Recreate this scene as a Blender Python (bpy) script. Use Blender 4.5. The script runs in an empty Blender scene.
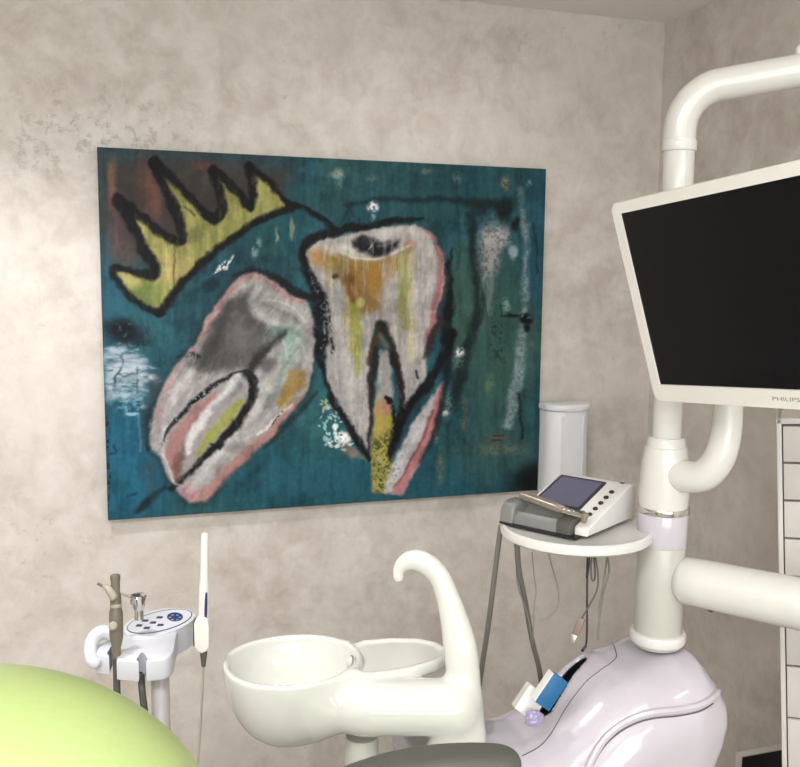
import bpy, bmesh, math, random
import numpy as np
from mathutils import Vector, Matrix
from mathutils.bvhtree import BVHTree
from mathutils.geometry import tessellate_polygon

S = bpy.context.scene
COL = S.collection
PI = math.pi
random.seed(4)

# ------------------------------------------------------------------ camera
F = 913.0
CX, CY = 400.0, 383.5
nrm = lambda v: v / np.linalg.norm(v)
_ex = nrm(np.array([2825., -83., 913.]))
_dn = np.array([-72., 7583., 913.])
_dn = nrm(_dn - _ex * _dn.dot(_ex))
_ez = -_dn
_ey = np.cross(_ez, _ex)
M = np.array([_ex, _ey, _ez])          # camera frame (right, down, forward) -> world
CAM = np.array([0., 0., 1.6])

def ray(px, py): return M @ np.array([(px - CX) / F, (py - CY) / F, 1.0])
def at(px, py, z): return CAM + z * ray(px, py)
def atX(px, py, X): r = ray(px, py); return CAM + r * (X / r[0])
def atY(px, py, Y): r = ray(px, py); return CAM + r * (Y / r[1])
def atZ(px, py, Z): r = ray(px, py); return CAM + r * ((Z - CAM[2]) / r[2])
def cdir(x, y, z): return M @ np.array([x, y, z], float)

cd = bpy.data.cameras.new('camera')
cd.sensor_width = 36.0
cd.sensor_fit = 'HORIZONTAL'
cd.lens = F / 800.0 * 36.0
cd.clip_start = 0.02
cam = bpy.data.objects.new('camera', cd)
COL.objects.link(cam)
R3 = np.array([M[:, 0], -M[:, 1], -M[:, 2]]).T
mw = Matrix([[*R3[i], CAM[i]] for i in range(3)] + [[0, 0, 0, 1]])
cam.matrix_world = mw
S.camera = cam

# ------------------------------------------------------------------ materials
def srgb(c):
    return tuple(((v / 255) / 12.92 if v / 255 <= .04045 else ((v / 255 + .055) / 1.055) ** 2.4) for v in c)

def mat(name, rgb, rough=.4, metal=0., var=.04, scale=30., bump=0., coat=0., emit=None, trans=0., alpha=1.):
    m = bpy.data.materials.new(name)
    m.use_nodes = True
    nt = m.node_tree
    b = nt.nodes['Principled BSDF']
    c = srgb(rgb)
    tc = nt.nodes.new('ShaderNodeTexCoord')
    nz = nt.nodes.new('ShaderNodeTexNoise')
    nz.inputs['Scale'].default_value = scale
    nz.inputs['Detail'].default_value = 4
    nt.links.new(tc.outputs['Object'], nz.inputs['Vector'])
    mx = nt.nodes.new('ShaderNodeMix')
    mx.data_type = 'RGBA'
    mx.inputs[6].default_value = (*[v * (1 - var) for v in c], 1)
    mx.inputs[7].default_value = (*[min(1, v * (1 + var)) for v in c], 1)
    nt.links.new(nz.outputs['Fac'], mx.inputs[0])
    nt.links.new(mx.outputs[2], b.inputs['Base Color'])
    b.inputs['Roughness'].default_value = rough
    b.inputs['Metallic'].default_value = metal
    if coat: b.inputs['Coat Weight'].default_value = coat
    if trans: b.inputs['Transmission Weight'].default_value = trans
    if bump:
        bp = nt.nodes.new('ShaderNodeBump')
        bp.inputs['Strength'].default_value = bump
        bp.inputs['Distance'].default_value = .002
        nt.links.new(nz.outputs['Fac'], bp.inputs['Height'])
        nt.links.new(bp.outputs['Normal'], b.inputs['Normal'])
    if emit:
        b.inputs['Emission Color'].default_value = (*srgb(emit[0]), 1)
        b.inputs['Emission Strength'].default_value = emit[1]
    return m

WHITE = mat('white_plastic', (217, 215, 211), .28, coat=.15)
CREAM = mat('cream_plastic', (228, 225, 218), .35)
DISPM = mat('bright_white_plastic', (234, 235, 238), .3)
LILAC = mat('lilac_white_shell', (194, 188, 196), .16, coat=.5, scale=8)
PANEL = mat('grey_white_panel', (188, 184, 184), .25, coat=.2, scale=8)
CERAM = mat('white_ceramic', (212, 213, 206), .1, coat=.6)
TUBEW = mat('white_enamel_tube', (214, 212, 206), .25, coat=.3)
COLG = mat('grey_white_column', (188, 187, 178), .3, coat=.2)
COOLW = mat('cool_white_plastic', (212, 214, 221), .3)
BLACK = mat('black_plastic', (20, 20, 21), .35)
SCREEN = mat('screen_glass', (11, 11, 12), .18, var=.02)
SCREEN.node_tree.nodes['Principled BSDF'].inputs['Specular IOR Level'].default_value = .15
CABLEM = mat('taupe_cable', (128, 120, 106), .5)
GREYD = mat('grey_rubber', (82, 82, 76), .5)
GREYM = mat('grey_plastic', (118, 119, 116), .35)
GREYH = mat('grey_hose', (112, 110, 102), .45)
OLIVE = mat('olive_grey_handle', (112, 106, 92), .38, var=.1)
BEIGE = mat('beige_plastic', (166, 159, 142), .4)
CHROME = mat('chrome', (205, 203, 198), .12, 1.)
BRONZE = mat('satin_metal', (172, 166, 154), .28, .85)
NAVY = mat('dark_blue_print', (38, 48, 88), .4)
BLUEP = mat('blue_display', (112, 146, 196), .35)
LCD = mat('lcd_grey_blue', (92, 92, 116), .2, var=.08)
LCDB = mat('lcd_border', (44, 42, 58), .3)
GREEN = mat('green_vinyl', (158, 174, 112), .38, var=.05, scale=140, bump=.12)
SEAM = mat('seam_shadow_gap', (96, 92, 94), .7)
BLUE = mat('blue_card', (24, 94, 142), .45)
WCARD = mat('white_card', (226, 226, 220), .6)
LILACB = mat('lilac_plastic_bag', (178, 166, 204), .25, trans=.25)
TEXT = mat('grey_lettering', (150, 146, 136), .5)
FLOORM = mat('dark_floor_vinyl', (150, 144, 136), .5, var=.12, scale=6)
CEILM = mat('white_ceiling_paint', (238, 233, 226), .8, var=.02, scale=3)
LAMPM = mat('lamp_diffuser', (255, 250, 240), .5, emit=((255, 250, 244), 6.0))
CABIN = mat('white_laminate', (214, 209, 203), .35, var=.02)
GROOVE = mat('dark_groove', (132, 127, 122), .7)

def plaster():
    m = bpy.data.materials.new('marbled_plaster')
    m.use_nodes = True
    nt = m.node_tree
    L = nt.links.new
    b = nt.nodes['Principled BSDF']
    tc = nt.nodes.new('ShaderNodeTexCoord')
    def noise(scale, detail=5, dist=0., rough=.55, off=(0, 0, 0), sc=(1, 1, 1)):
        mp = nt.nodes.new('ShaderNodeMapping')
        mp.inputs['Location'].default_value = off
        mp.inputs['Scale'].default_value = sc
        L(tc.outputs['Object'], mp.inputs['Vector'])
        n = nt.nodes.new('ShaderNodeTexNoise')
        n.inputs['Scale'].default_value = scale
        n.inputs['Detail'].default_value = detail
        n.inputs['Distortion'].default_value = dist
        n.inputs['Roughness'].default_value = rough
        L(mp.outputs['Vector'], n.inputs['Vector'])
        return n.outputs['Fac']
    def ramp(fac, stops):
        r = nt.nodes.new('ShaderNodeValToRGB')
        e = r.color_ramp.elements
        while len(e) < len(stops): e.new(.5)
        for el, (p, c) in zip(e, stops):
            el.position = p; el.color = (*c, 1) if len(c) == 3 else c
        L(fac, r.inputs['Fac'])
        return r.outputs['Color']
    def mixc(a, bb, fac):
        x = nt.nodes.new('ShaderNodeMix'); x.data_type = 'RGBA'
        L(a, x.inputs[6])
        if isinstance(bb, tuple): x.inputs[7].default_value = (*bb, 1)
        else: L(bb, x.inputs[7])
        L(fac, x.inputs[0])
        return x.outputs[2]
    def mul(a, bb):
        x = nt.nodes.new('ShaderNodeMath'); x.operation = 'MULTIPLY'
        L(a, x.inputs[0])
        if isinstance(bb, (int, float)): x.inputs[1].default_value = bb
        else: L(bb, x.inputs[1])
        return x.outputs[0]
    base = ramp(noise(11, 8, .3, .66), [(.32, srgb((191, 182, 172))), (.5, srgb((209, 202, 193))), (.68, srgb((222, 216, 209)))])
    g = (0, 0, 0); w = (1, 1, 1)
    f2 = ramp(noise(20, 7, .4, .66, (3, 1, 7)), [(.50, g), (.66, (.42, .42, .42))])
    c2 = mixc(base, srgb((196, 186, 175)), f2)
    f3 = ramp(noise(2.2, 4, .3, .5, (9, 2, 4)), [(.42, g), (.68, (.5, .5, .5))])
    c3 = mixc(c2, srgb((226, 219, 211)), f3)
    # trowel stains, gathered in patches
    fine = ramp(noise(26, 9, .3, .78, (1, 5, 2)), [(.565, g), (.66, w)])
    patch = ramp(noise(2.6, 3, .4, .5, (4.3, 0, 1.2)), [(.53, g), (.66, w)])
    c4 = mixc(c3, srgb((164, 153, 141)), mul(mul(fine, patch), .55))
    # the strong stain streak high on the left of the picture
    sx = nt.nodes.new('ShaderNodeVectorMath'); sx.operation = 'DISTANCE'
    mp = nt.nodes.new('ShaderNodeMapping')
    mp.inputs['Scale'].default_value = (1., .0, 2.6)
    mp.inputs['Rotation'].default_value = (0, .32, 0)
    L(tc.outputs['Object'], mp.inputs['Vector'])
    L(mp.outputs['Vector'], sx.inputs[0])
    p = atY(95, 135, 2.68)
    q = Matrix.Rotation(.32, 3, 'Y') @ Vector((p[0], 0, p[2] * 2.6))
    sx.inputs[1].default_value = q
    reg = ramp(sx.outputs['Value'], [(.12, w), (.52, g)])
    fine2 = ramp(noise(24, 10, .25, .8, (7, 5, 3)), [(.52, g), (.60, w)])
    c5 = mixc(c4, srgb((152, 141, 130)), mul(mul(fine2, reg), .6))
    L(c5, b.inputs['Base Color'])
    b.inputs['Roughness'].default_value = .55
    bp = nt.nodes.new('ShaderNodeBump')
    bp.inputs['Strength'].default_value = .12
    bp.inputs['Distance'].default_value = .004
    L(noise(22, 7, .4, .65), bp.inputs['Height'])
    L(bp.outputs['Normal'], b.inputs['Normal'])
    return m
PLASTER = plaster()

# ------------------------------------------------------------------ object helpers
def link_mesh(name, V, Fc, material, parent=None, smooth=True, origin=None):
    V = np.asarray(V, float)
    off = np.zeros(3)
    if parent is not None:
        off = np.array(parent.get('_o', (0, 0, 0)))
    me = bpy.data.meshes.new(name)
    o_loc = np.zeros(3)
    if parent is None and origin is not None:
        o_loc = np.array(origin, float); off = o_loc
    me.from_pydata((V - off).tolist(), [], [list(map(int, f)) for f in Fc])
    me.validate()
    me.update()
    if smooth:
        me.polygons.foreach_set('use_smooth', [True] * len(me.polygons))
    mats = material if isinstance(material, list) else [material]
    for m in mats: me.materials.append(m)
    ob = bpy.data.objects.new(name, me)
    COL.objects.link(ob)
    if parent is not None:
        ob.parent = parent
    else:
        ob.location = o_loc
    ob['_o'] = tuple(off)
    return ob

def tag(o, label=None, cat=None, group=None, kind=None):
    if label: o['label'] = label
    if cat: o['category'] = cat
    if group: o['group'] = group
    if kind: o['kind'] = kind
    return o

def thing(name, label, cat, loc, group=None):
    o = bpy.data.objects.new(name, None)
    o.empty_display_size = .05
    COL.objects.link(o)
    o.location = loc
    o['_o'] = tuple(float(v) for v in loc)
    return tag(o, label, cat, group)

def autosmooth(ob, ang=35):
    me = ob.data
    bm = bmesh.new(); bm.from_mesh(me)
    for e in bm.edges:
        if len(e.link_faces) == 2 and e.calc_face_angle(0) > math.radians(ang):
            e.smooth = False
    bm.to_mesh(me); bm.free()
    return ob

class MB:
    """collects shapes into one mesh"""
    def __init__(s): s.V = []; s.F = []
    def add(s, V, Fc):
        n = len(s.V)
        s.V += [tuple(map(float, v)) for v in V]
        s.F += [[i + n for i in f] for f in Fc]
        return s
    def build(s, name, m, parent=None, ang=35, origin=None):
        return autosmooth(link_mesh(name, s.V, s.F, m, parent, origin=origin), ang)

def bm_out(bm):
    bm.verts.index_update()
    V = [tuple(v.co) for v in bm.verts]
    Fc = [[v.index for v in f.verts] for f in bm.faces]
    bm.free()
    return V, Fc

def rbox(c, size, axes=None, bev=.004, seg=3):
    """rounded box: centre, full sizes, axes (3 unit rows)"""
    bm = bmesh.new()
    bmesh.ops.create_cube(bm, size=1)
    for v in bm.verts: v.co = Vector((v.co.x * size[0], v.co.y * size[1], v.co.z * size[2]))
    if bev: bmesh.ops.bevel(bm, geom=list(bm.edges), offset=bev, segments=seg, profile=.5, affect='EDGES')
    V, Fc = bm_out(bm)
    A = np.eye(3) if axes is None else np.array(axes, float)
    V = np.array(V) @ A + np.array(c, float)
    if np.linalg.det(A) < 0: Fc = [f[::-1] for f in Fc]
    return V, Fc

def prism(poly, z0, z1, frame=None, bev=0., seg=3):
    """2-D polygon extruded from z0 to z1 in frame (origin, u, v, w)"""
    area = sum(poly[i - 1][0] * poly[i][1] - poly[i][0] * poly[i - 1][1] for i in range(len(poly)))
    if area < 0: poly = poly[::-1]
    bm = bmesh.new()
    lo = [bm.verts.new((x, y, z0)) for x, y in poly]
    hi = [bm.verts.new((x, y, z1)) for x, y in poly]
    n = len(poly)
    fb = bm.faces.new(lo[::-1]); ft = bm.faces.new(hi)
    for i in range(n): bm.faces.new((lo[i], lo[(i + 1) % n], hi[(i + 1) % n], hi[i]))
    if bev:
        ed = list(set(list(fb.edges) + list(ft.edges)))
        bmesh.ops.bevel(bm, geom=ed, offset=bev, segments=seg, profile=.5, affect='EDGES')
    bmesh.ops.triangulate(bm, faces=[f for f in bm.faces if len(f.verts) > 4])
    V, Fc = bm_out(bm)
    if frame is not None:
        o, u, v, w = [np.array(a, float) for a in frame]
        V = np.array(V)
        V = o + V[:, :1] * u + V[:, 1:2] * v + V[:, 2:] * w
        if np.dot(np.cross(u, v), w) < 0: Fc = [f[::-1] for f in Fc]
    return V, Fc

def catmull(P, n=6, closed=False):
    P = [np.array(p, float) for p in P]
    out = []
    m = len(P)
    rng = range(m) if closed else range(m - 1)
    for i in rng:
        g = (lambda k: P[k % m]) if closed else (lambda k: P[min(max(k, 0), m - 1)])
        p0, p1, p2, p3 = g(i - 1), g(i), g(i + 1), g(i + 2)
        for k in range(n):
            t = k / n
            out.append(.5 * ((2 * p1) + (-p0 + p2) * t + (2 * p0 - 5 * p1 + 4 * p2 - p3) * t * t + (-p0 + 3 * p1 - 3 * p2 + p3) * t ** 3))
    if not closed: out.append(P[-1])
    return out

def tube(P, rad, ns=14, smooth=6, flat=None):
    """sweep; rad number or list per control point; rounded ends"""
    P = [np.array(p, float) for p in P]
    rr = [rad] * len(P) if np.isscalar(rad) else list(rad)
    if smooth and len(P) > 2:
        Q = catmull([np.append(p, r) for p, r in zip(P, rr)], smooth)
        P = [q[:3] for q in Q]; rr = [q[3] for q in Q]
    n = len(P)
    T = [nrm(P[min(i + 1, n - 1)] - P[max(i - 1, 0)]) for i in range(n)]
    up = np.array([0, 0, 1.]) if abs(T[0][2]) < .9 else np.array([1., 0, 0])
    U = nrm(np.cross(T[0], up))
    V = []; Fc = []
    rings = []
    # end rounding rings
    seq = []
    for k in (0.0, .45, .8): seq.append((0, -math.sqrt(max(0, 1 - k * k)) * .5, max(k, .15)))
    for i in range(n): seq.append((i, 0, 1))
    for k in (.8, .45, 0.0): seq.append((n - 1, math.sqrt(max(0, 1 - k * k)) * .5, max(k, .15)))
    prevT = T[0]
    for (i, off, k) in seq:
        t = T[i]
        U = nrm(U - t * U.dot(t)); W = np.cross(t, U)
        c = P[i] + t * off * rr[i]
        base = len(V)
        for j in range(ns):
            a = 2 * PI * j / ns
            V.append(c + (U * math.cos(a) + W * math.sin(a)) * rr[i] * k)
        rings.append(base)
    for a, b in zip(rings[:-1], rings[1:]):
        for j in range(ns):
            Fc.append([a + j, a + (j + 1) % ns, b + (j + 1) % ns, b + j])
    Fc.append([rings[0] + j for j in range(ns)][::-1])
    Fc.append([rings[-1] + j for j in range(ns)])
    return V, Fc

def lathe(prof, c, axis=None, ns=40):
    """profile [(r, h)] around axis through c"""
    ax = np.array([0, 0, 1.]) if axis is None else nrm(np.array(axis, float))
    h0 = np.array([1., 0, 0]) if abs(ax[0]) < .9 else np.array([0, 1., 0])
    u = nrm(np.cross(ax, h0)); w = np.cross(ax, u)
    V = []; Fc = []
    for r, h in prof:
        for j in range(ns):
            a = 2 * PI * j / ns
            V.append(np.array(c) + ax * h + (u * math.cos(a) + w * math.sin(a)) * max(r, 1e-5))
    for i in range(len(prof) - 1):
        for j in range(ns):
            Fc.append([i * ns + j, i * ns + (j + 1) % ns, (i + 1) * ns + (j + 1) % ns, (i + 1) * ns + j])
    Fc.append([j for j in range(ns)][::-1])
    Fc.append([(len(prof) - 1) * ns + j for j in range(ns)])
    return V, Fc

# ------------------------------------------------------------------ signed distance modelling
def smin(a, b, k):
    h = np.clip(.5 + .5 * (b - a) / k, 0, 1)
    return b * (1 - h) + a * h - k * h * (1 - h)
def smax(a, b, k): return -smin(-a, -b, k)
def sd_ell(P, c, r):
    q = (P - np.array(c)) / np.array(r)
    k0 = np.linalg.norm(q, axis=1); k1 = np.linalg.norm(q / np.array(r), axis=1)
    return k0 * (k0 - 1) / np.maximum(k1, 1e-6)
def sd_cone(P, a, b, ra, rb):
    a = np.array(a, float); b = np.array(b, float)
    ab = b - a
    t = np.clip(((P - a) @ ab) / ab.dot(ab), 0, 1)
    return np.linalg.norm(P - a - t[:, None] * ab, axis=1) - (ra + (rb - ra) * t)
def sd_chain(P, pts, rad):
    d = None
    for i in range(len(pts) - 1):
        e = sd_cone(P, pts[i], pts[i + 1], rad[i], rad[i + 1])
        d = e if d is None else np.minimum(d, e)
    return d
def sd_box(P, c, h, r, A=None):
    q = P - np.array(c)
    if A is not None: q = q @ np.array(A).T
    q = np.abs(q) - (np.array(h) - r)
    return np.linalg.norm(np.maximum(q, 0), axis=1) + np.minimum(q.max(axis=1), 0) - r
def sd_poly2(x, y, poly):
    poly = np.array(poly, float)
    d = np.full(x.shape, 1e9); s = np.ones(x.shape)
    n = len(poly)
    j = n - 1
    for i in range(n):
        ex, ey = poly[j] - poly[i]
        wx, wy = x - poly[i][0], y - poly[i][1]
        t = np.clip((wx * ex + wy * ey) / (ex * ex + ey * ey + 1e-12), 0, 1)
        bx, by = wx - ex * t, wy - ey * t
        d = np.minimum(d, bx * bx + by * by)
        c1 = y >= poly[i][1]; c2 = y < poly[j][1]; c3 = ex * wy > ey * wx
        flip = (c1 & c2 & c3) | (~c1 & ~c2 & ~c3)
        s = np.where(flip, -s, s)
        j = i
    return s * np.sqrt(d)

def surface(f, lo, hi, h, proj=3):
    lo = np.array(lo, float); hi = np.array(hi, float)
    n = np.ceil((hi - lo) / h).astype(int) + 1
    ax = [lo[i] + np.arange(n[i]) * h for i in range(3)]
    G = np.stack(np.meshgrid(*ax, indexing='ij'), -1).reshape(-1, 3)
    val = np.concatenate([f(G[i:i + 200000]) for i in range(0, len(G), 200000)]).reshape(n)
    ins = val < 0
    cn = n - 1
    cnt = np.zeros(cn); acc = np.zeros((*cn, 3))
    idx = np.stack(np.meshgrid(*[np.arange(k) for k in cn], indexing='ij'), -1).astype(float)
    def sl(o): return tuple(slice(o[i], o[i] + cn[i]) for i in range(3))
    for a in range(3):
        o1, o2 = [i for i in range(3) if i != a]
        for p in (0, 1):
            for q in (0, 1):
                A = [0, 0, 0]; A[o1] = p; A[o2] = q
                B = list(A); B[a] = 1
                va, vb = val[sl(A)], val[sl(B)]
                cr = (va < 0) != (vb < 0)
                t = np.where(cr, va / np.where(cr, va - vb, 1), 0)
                cnt += cr
                pos = np.zeros((*cn, 3)); pos[..., a] = t; pos[..., o1] = p; pos[..., o2] = q
                acc += pos * cr[..., None]
    act = cnt > 0
    vid = -np.ones(cn, int); vid[act] = np.arange(act.sum())
    V = lo + (idx[act] + acc[act] / cnt[act][:, None]) * h
    faces = []
    for a in range(3):
        o1, o2 = (a + 1) % 3, (a + 2) % 3
        s0 = [slice(None)] * 3; s1 = [slice(None)] * 3
        s0[a] = slice(0, -1); s1[a] = slice(1, None)
        ch = ins[tuple(s0)] != ins[tuple(s1)]
        I = np.argwhere(ch)
        I = I[(I[:, o1] > 0) & (I[:, o2] > 0) & (I[:, o1] < cn[o1]) & (I[:, o2] < cn[o2])]
        q = []
        for d1, d2 in ((-1, -1), (0, -1), (0, 0), (-1, 0)):
            J = I.copy(); J[:, o1] += d1; J[:, o2] += d2
            q.append(vid[J[:, 0], J[:, 1], J[:, 2]])
        Q = np.stack(q, 1)
        fl = ~ins[I[:, 0], I[:, 1], I[:, 2]]
        Q[fl] = Q[fl][:, ::-1]
        faces.append(Q)
    Fc = np.concatenate(faces)
    e = h * .2
    for _ in range(proj):
        d = f(V)
        g = np.stack([(f(V + np.eye(3)[i] * e) - f(V - np.eye(3)[i] * e)) / (2 * e) for i in range(3)], 1)
        V = V - g * (np.clip(d, -h, h) / np.maximum((g * g).sum(1), .3))[:, None]
    return V, Fc.tolist()

def bvh_of(*obs):
    V = []; Fc = []
    for ob in obs:
        o = np.array(ob['_o'])
        n = len(V)
        V += [tuple(np.array(v.co) + o) for v in ob.data.vertices]
        Fc += [[i + n for i in p.vertices] for p in ob.data.polygons]
    return BVHTree.FromPolygons(V, Fc)
def onto(bvh, px, py, lift=0.):
    r = Vector(nrm(ray(px, py)))
    hit = bvh.ray_cast(Vector(CAM), r)
    if hit[0] is None: return None
    return np.array(hit[0]) + np.array(hit[1]) * lift

# ------------------------------------------------------------------ room
D = 2.68
XR = float(atY(665, 23, D)[0])
HC = float(atY(665, 23, D)[2])
XL, YB = -2.3, -2.3
def slab(name, a, b, m, kind='structure'):
    a = np.array(a); b = np.array(b)
    V, Fc = rbox((a + b) / 2, b - a, bev=0)
    o = link_mesh(name, V, Fc, m, smooth=False)
    tag(o, kind=kind)
    return o
T = .12
slab('wall_back', (XL - T, D, 0), (XR + T, D + T, HC), PLASTER)
slab('wall_right', (XR, YB, 0), (XR + T, D, HC), PLASTER)
slab('wall_left', (XL - T, YB, 0), (XL, D, HC), PLASTER)
slab('wall_front', (XL - T, YB - T, 0), (XR + T, YB, HC), PLASTER)
slab('floor', (XL - T, YB - T, -T), (XR + T, D + T, 0), FLOORM)
slab('ceiling', (XL - T, YB - T, HC), (XR + T, D + T, HC + T), CEILM)

# ------------------------------------------------------------------ painting
def make_painting():
    c = [atY(x, y, D) for x, y in ((97, 147), (546, 169), (537, 490), (108, 520))]
    YF = D - .03
    tl, br = atY(97, 147, YF), atY(537, 490, YF)
    tr = atY(546, 169, YF)
    x0, x1 = tl[0], tr[0]
    z1, z0 = tl[2], br[2]
    NX, NZ = 560, 430
    X = np.linspace(x0, x1, NX); Z = np.linspace(z0, z1, NZ)
    gx, gz = np.meshgrid(X, Z, indexing='xy')
    P = np.stack([gx.ravel(), np.full(gx.size, YF), gz.ravel()], 1)
    cc = (P - CAM) @ M
    u = CX + F * cc[:, 0] / cc[:, 2]; v = CY + F * cc[:, 1] / cc[:, 2]

    # --- pattern tools
    def hash2(i, j, s):
        n = (i * 374761393 + j * 668265263 + s * 974711) & 0xffffffff
        n = ((n ^ (n >> 13)) * 1274126177) & 0xffffffff
        return ((n ^ (n >> 16)) & 0xffff) / 65535.
    def vn(x, y, s):
        i = np.floor(x).astype(np.int64); j = np.floor(y).astype(np.int64)
        fx = x - i; fy = y - j
        fx = fx * fx * (3 - 2 * fx); fy = fy * fy * (3 - 2 * fy)
        a = hash2(i, j, s); b = hash2(i + 1, j, s); c_ = hash2(i, j + 1, s); d = hash2(i + 1, j + 1, s)
        return (a * (1 - fx) + b * fx) * (1 - fy) + (c_ * (1 - fx) + d * fx) * fy
    def fbm(sx, sy, s, o=4, x=None, y=None):
        x = u if x is None else x; y = v if y is None else y
        t = 0; a = .5; w = 0
        for k in range(o):
            t = t + a * vn(x / sx * 2 ** k + 17.3 * k, y / sy * 2 ** k + 9.1 * k, s + k); w += a; a *= .55
        return t / w
    wu = u + (fbm(14, 14, 11) - .5) * 6 + (fbm(3, 3, 31, 2) - .5) * 1.1
    wv = v + (fbm(14, 14, 51) - .5) * 6 + (fbm(3, 3, 71, 2) - .5) * 1.1
    col = np.zeros((len(u), 3))
    sm = lambda e0, e1, x: (lambda t: t * t * (3 - 2 * t))(np.clip((x - e0) / (e1 - e0), 0, 1))
    def put(mask, rgb):
        nonlocal col
        m = np.clip(mask, 0, 1)[:, None]
        col = col * (1 - m) + np.array(rgb, float) * m
    nA = (fbm(9, 9, 611, 4) - .5) * 3.4 + (fbm(2.2, 2.2, 631, 2) - .5) * .7
    nB = .8 + .2 * sm(.26, .46, fbm(4, 9, 651, 3))
    def poly(pts, soft=2., smooth=0, grow=0.):
        if smooth: pts = [tuple(p) for p in catmull(pts, smooth, True)]
        d = sd_poly2(wu, wv, pts) - grow + nA * .8
        return 1 - sm(-soft - .7, soft + .7, d)
    def stroke(pts, w, soft=1.2, smooth=5):
        w = [w] * len(pts) if np.isscalar(w) else list(w)
        Q = [np.array([p[0], p[1], k]) for p, k in zip(pts, w)]
        if smooth and len(Q) > 2: Q = catmull(Q, smooth)
        d = np.full(u.shape, 1e9)
        for a, b in zip(Q[:-1], Q[1:]):
            e = b[:2] - a[:2]
            t = np.clip(((wu - a[0]) * e[0] + (wv - a[1]) * e[1]) / (e.dot(e) + 1e-9), 0, 1)
            d = np.minimum(d, np.hypot(wu - a[0] - e[0] * t, wv - a[1] - e[1] * t) - (a[2] + (b[2] - a[2]) * t) / 2)
        wd = max(q_[2] for q_ in Q)
        return (1 - sm(-soft - .7, soft + .7, d + nA * min(1., wd / 9))) * (nB if wd < 30 else 1)
    def blob(x, y, rx, ry, rot=0., soft=.5):
        c_, s_ = math.cos(rot), math.sin(rot)
        a = ((wu - x) * c_ + (wv - y) * s_) / rx; b = (-(wu - x) * s_ + (wv - y) * c_) / ry
        return 1 - sm(1 - soft, 1 + soft, np.hypot(a, b))
    bv = fbm(4, 30, 101)       # vertical brush streaks
    bg = fbm(26, 40, 131)
    fine = fbm(3, 3, 161, 3)
    speck = fbm(2.2, 2.2, 191, 2)
    diag = fbm(5, 24, 211, 4, u * .8 + v * .6, v * .8 - u * .6)
    K = (20, 20, 22)
    # --- ground
    put(np.ones(len(u)), (36, 88, 100))
    put(sm(.42, .7, bg) * .8, (26, 62, 72))
    put(sm(.5, .68, fbm(40, 60, 511)) * .5, (52, 92, 84))
    put(sm(.54, .7, fbm(7, 10, 541)) * .35, (18, 46, 56))
    put(sm(250, 100, u) * sm(260, 420, v) * .7, (30, 88, 108))
    put(blob(125, 470, 40, 60) * .75, (26, 98, 130))
    put(blob(112, 290, 14, 40) * .6, (38, 90, 116))
    put(blob(300, 470, 110, 40) * .5, (28, 90, 106))
    put(blob(330, 420, 40, 40) * .5, (44, 104, 104))
    put(blob(480, 180, 90, 30) * .5, (32, 76, 84))
    put(blob(430, 190, 120, 24) * .4, (28, 70, 80))
    put(blob(500, 350, 40, 90) * .75, (58, 92, 80))
    put(blob(462, 300, 16, 60) * .6, (66, 100, 78))
    put(blob(270, 215, 50, 34) * .55, (30, 88, 96))
    put(blob(400, 480, 120, 24) * .5, (30, 84, 104))
    put(blob(535, 240, 14, 60) * .6, (34, 84, 108))
    put(blob(500, 455, 46, 26) * .45, (70, 96, 88))
    put(sm(.5, .75, bv) * .16, (52, 104, 112))
    put(sm(.5, .28, bv) * .18, (18, 52, 62))
    # brown dark corner
    put(poly([(98, 158), (180, 150), (292, 168), (284, 200), (225, 225), (180, 245), (140, 262), (112, 262), (100, 220)], 14) * .92, (62, 54, 50))
    put(poly([(98, 146), (300, 154), (300, 166), (98, 162)], 6) * .6, (52, 66, 76))
    for x, y, rx, ry, a, cl in ((154, 196, 8, 26, .6, (116, 72, 60)), (146, 180, 12, 24, .4, (118, 74, 62)), (113, 180, 5, 22, .65, (142, 108, 84)),
                                (112, 200, 4, 14, .5, (124, 70, 58)), (205, 166, 14, 5, .7, (104, 60, 54)), (118, 236, 9, 26, .45, (112, 84, 84)),
                                (128, 262, 8, 16, .4, (100, 80, 78)), (196, 186, 22, 18, .3, (84, 82, 70)), (238, 176, 12, 14, .3, (74, 74, 66))):
        put(blob(x, y, rx, ry, 0, .6) * a * (.5 + bv), cl)
    # right-hand marks
    put(stroke([(346, 205), (370, 201), (400, 199), (440, 199), (470, 202), (498, 206)], [3, 4, 4, 5, 8, 10], 3) * .85, (22, 34, 40))
    put(stroke([(352, 202), (346, 216), (340, 224)], 2, 1.5) * .7, (20, 40, 46))
    put(blob(505, 210, 7, 12, .4) * .9, (22, 28, 32)); put(blob(480, 208, 8, 8) * .7, (24, 34, 36)); put(blob(516, 224, 4, 9, .5) * .9, (20, 26, 28))
    put(stroke([(470, 215), (474, 260), (478, 300), (474, 330), (466, 350), (458, 385), (452, 412)], [9, 8, 9, 10, 11, 12, 7], 3) * .85, (22, 34, 36))
    put(stroke([(458, 205), (459, 235), (457, 270)], 2, 1.5) * .6, (20, 44, 50))
    put(blob(490, 250, 11, 26, .1, .7) * (.5 + .5 * sm(.28, .55, fine)), (158, 150, 150))
    put(blob(496, 238, 14, 10, .0, .7) * (.4 + .6 * sm(.3, .55, fine)), (168, 162, 160))
    put(blob(487, 290, 7, 30, .1, .7) * .5 * sm(.35, .6, bv), (150, 150, 146))
    put(blob(513, 252, 4, 6) * .8, (150, 176, 176))
    put(stroke([(520, 190), (525, 225), (526, 270), (524, 320), (521, 360), (514, 400), (508, 425)], [4, 5, 6, 7, 10, 13, 10], 3) * (.5 + .35 * sm(.3, .65, fine)), (138, 158, 162))
    put(stroke([(533, 225), (537, 250), (538, 272)], 2, 1) * .7, (16, 40, 46))
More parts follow.
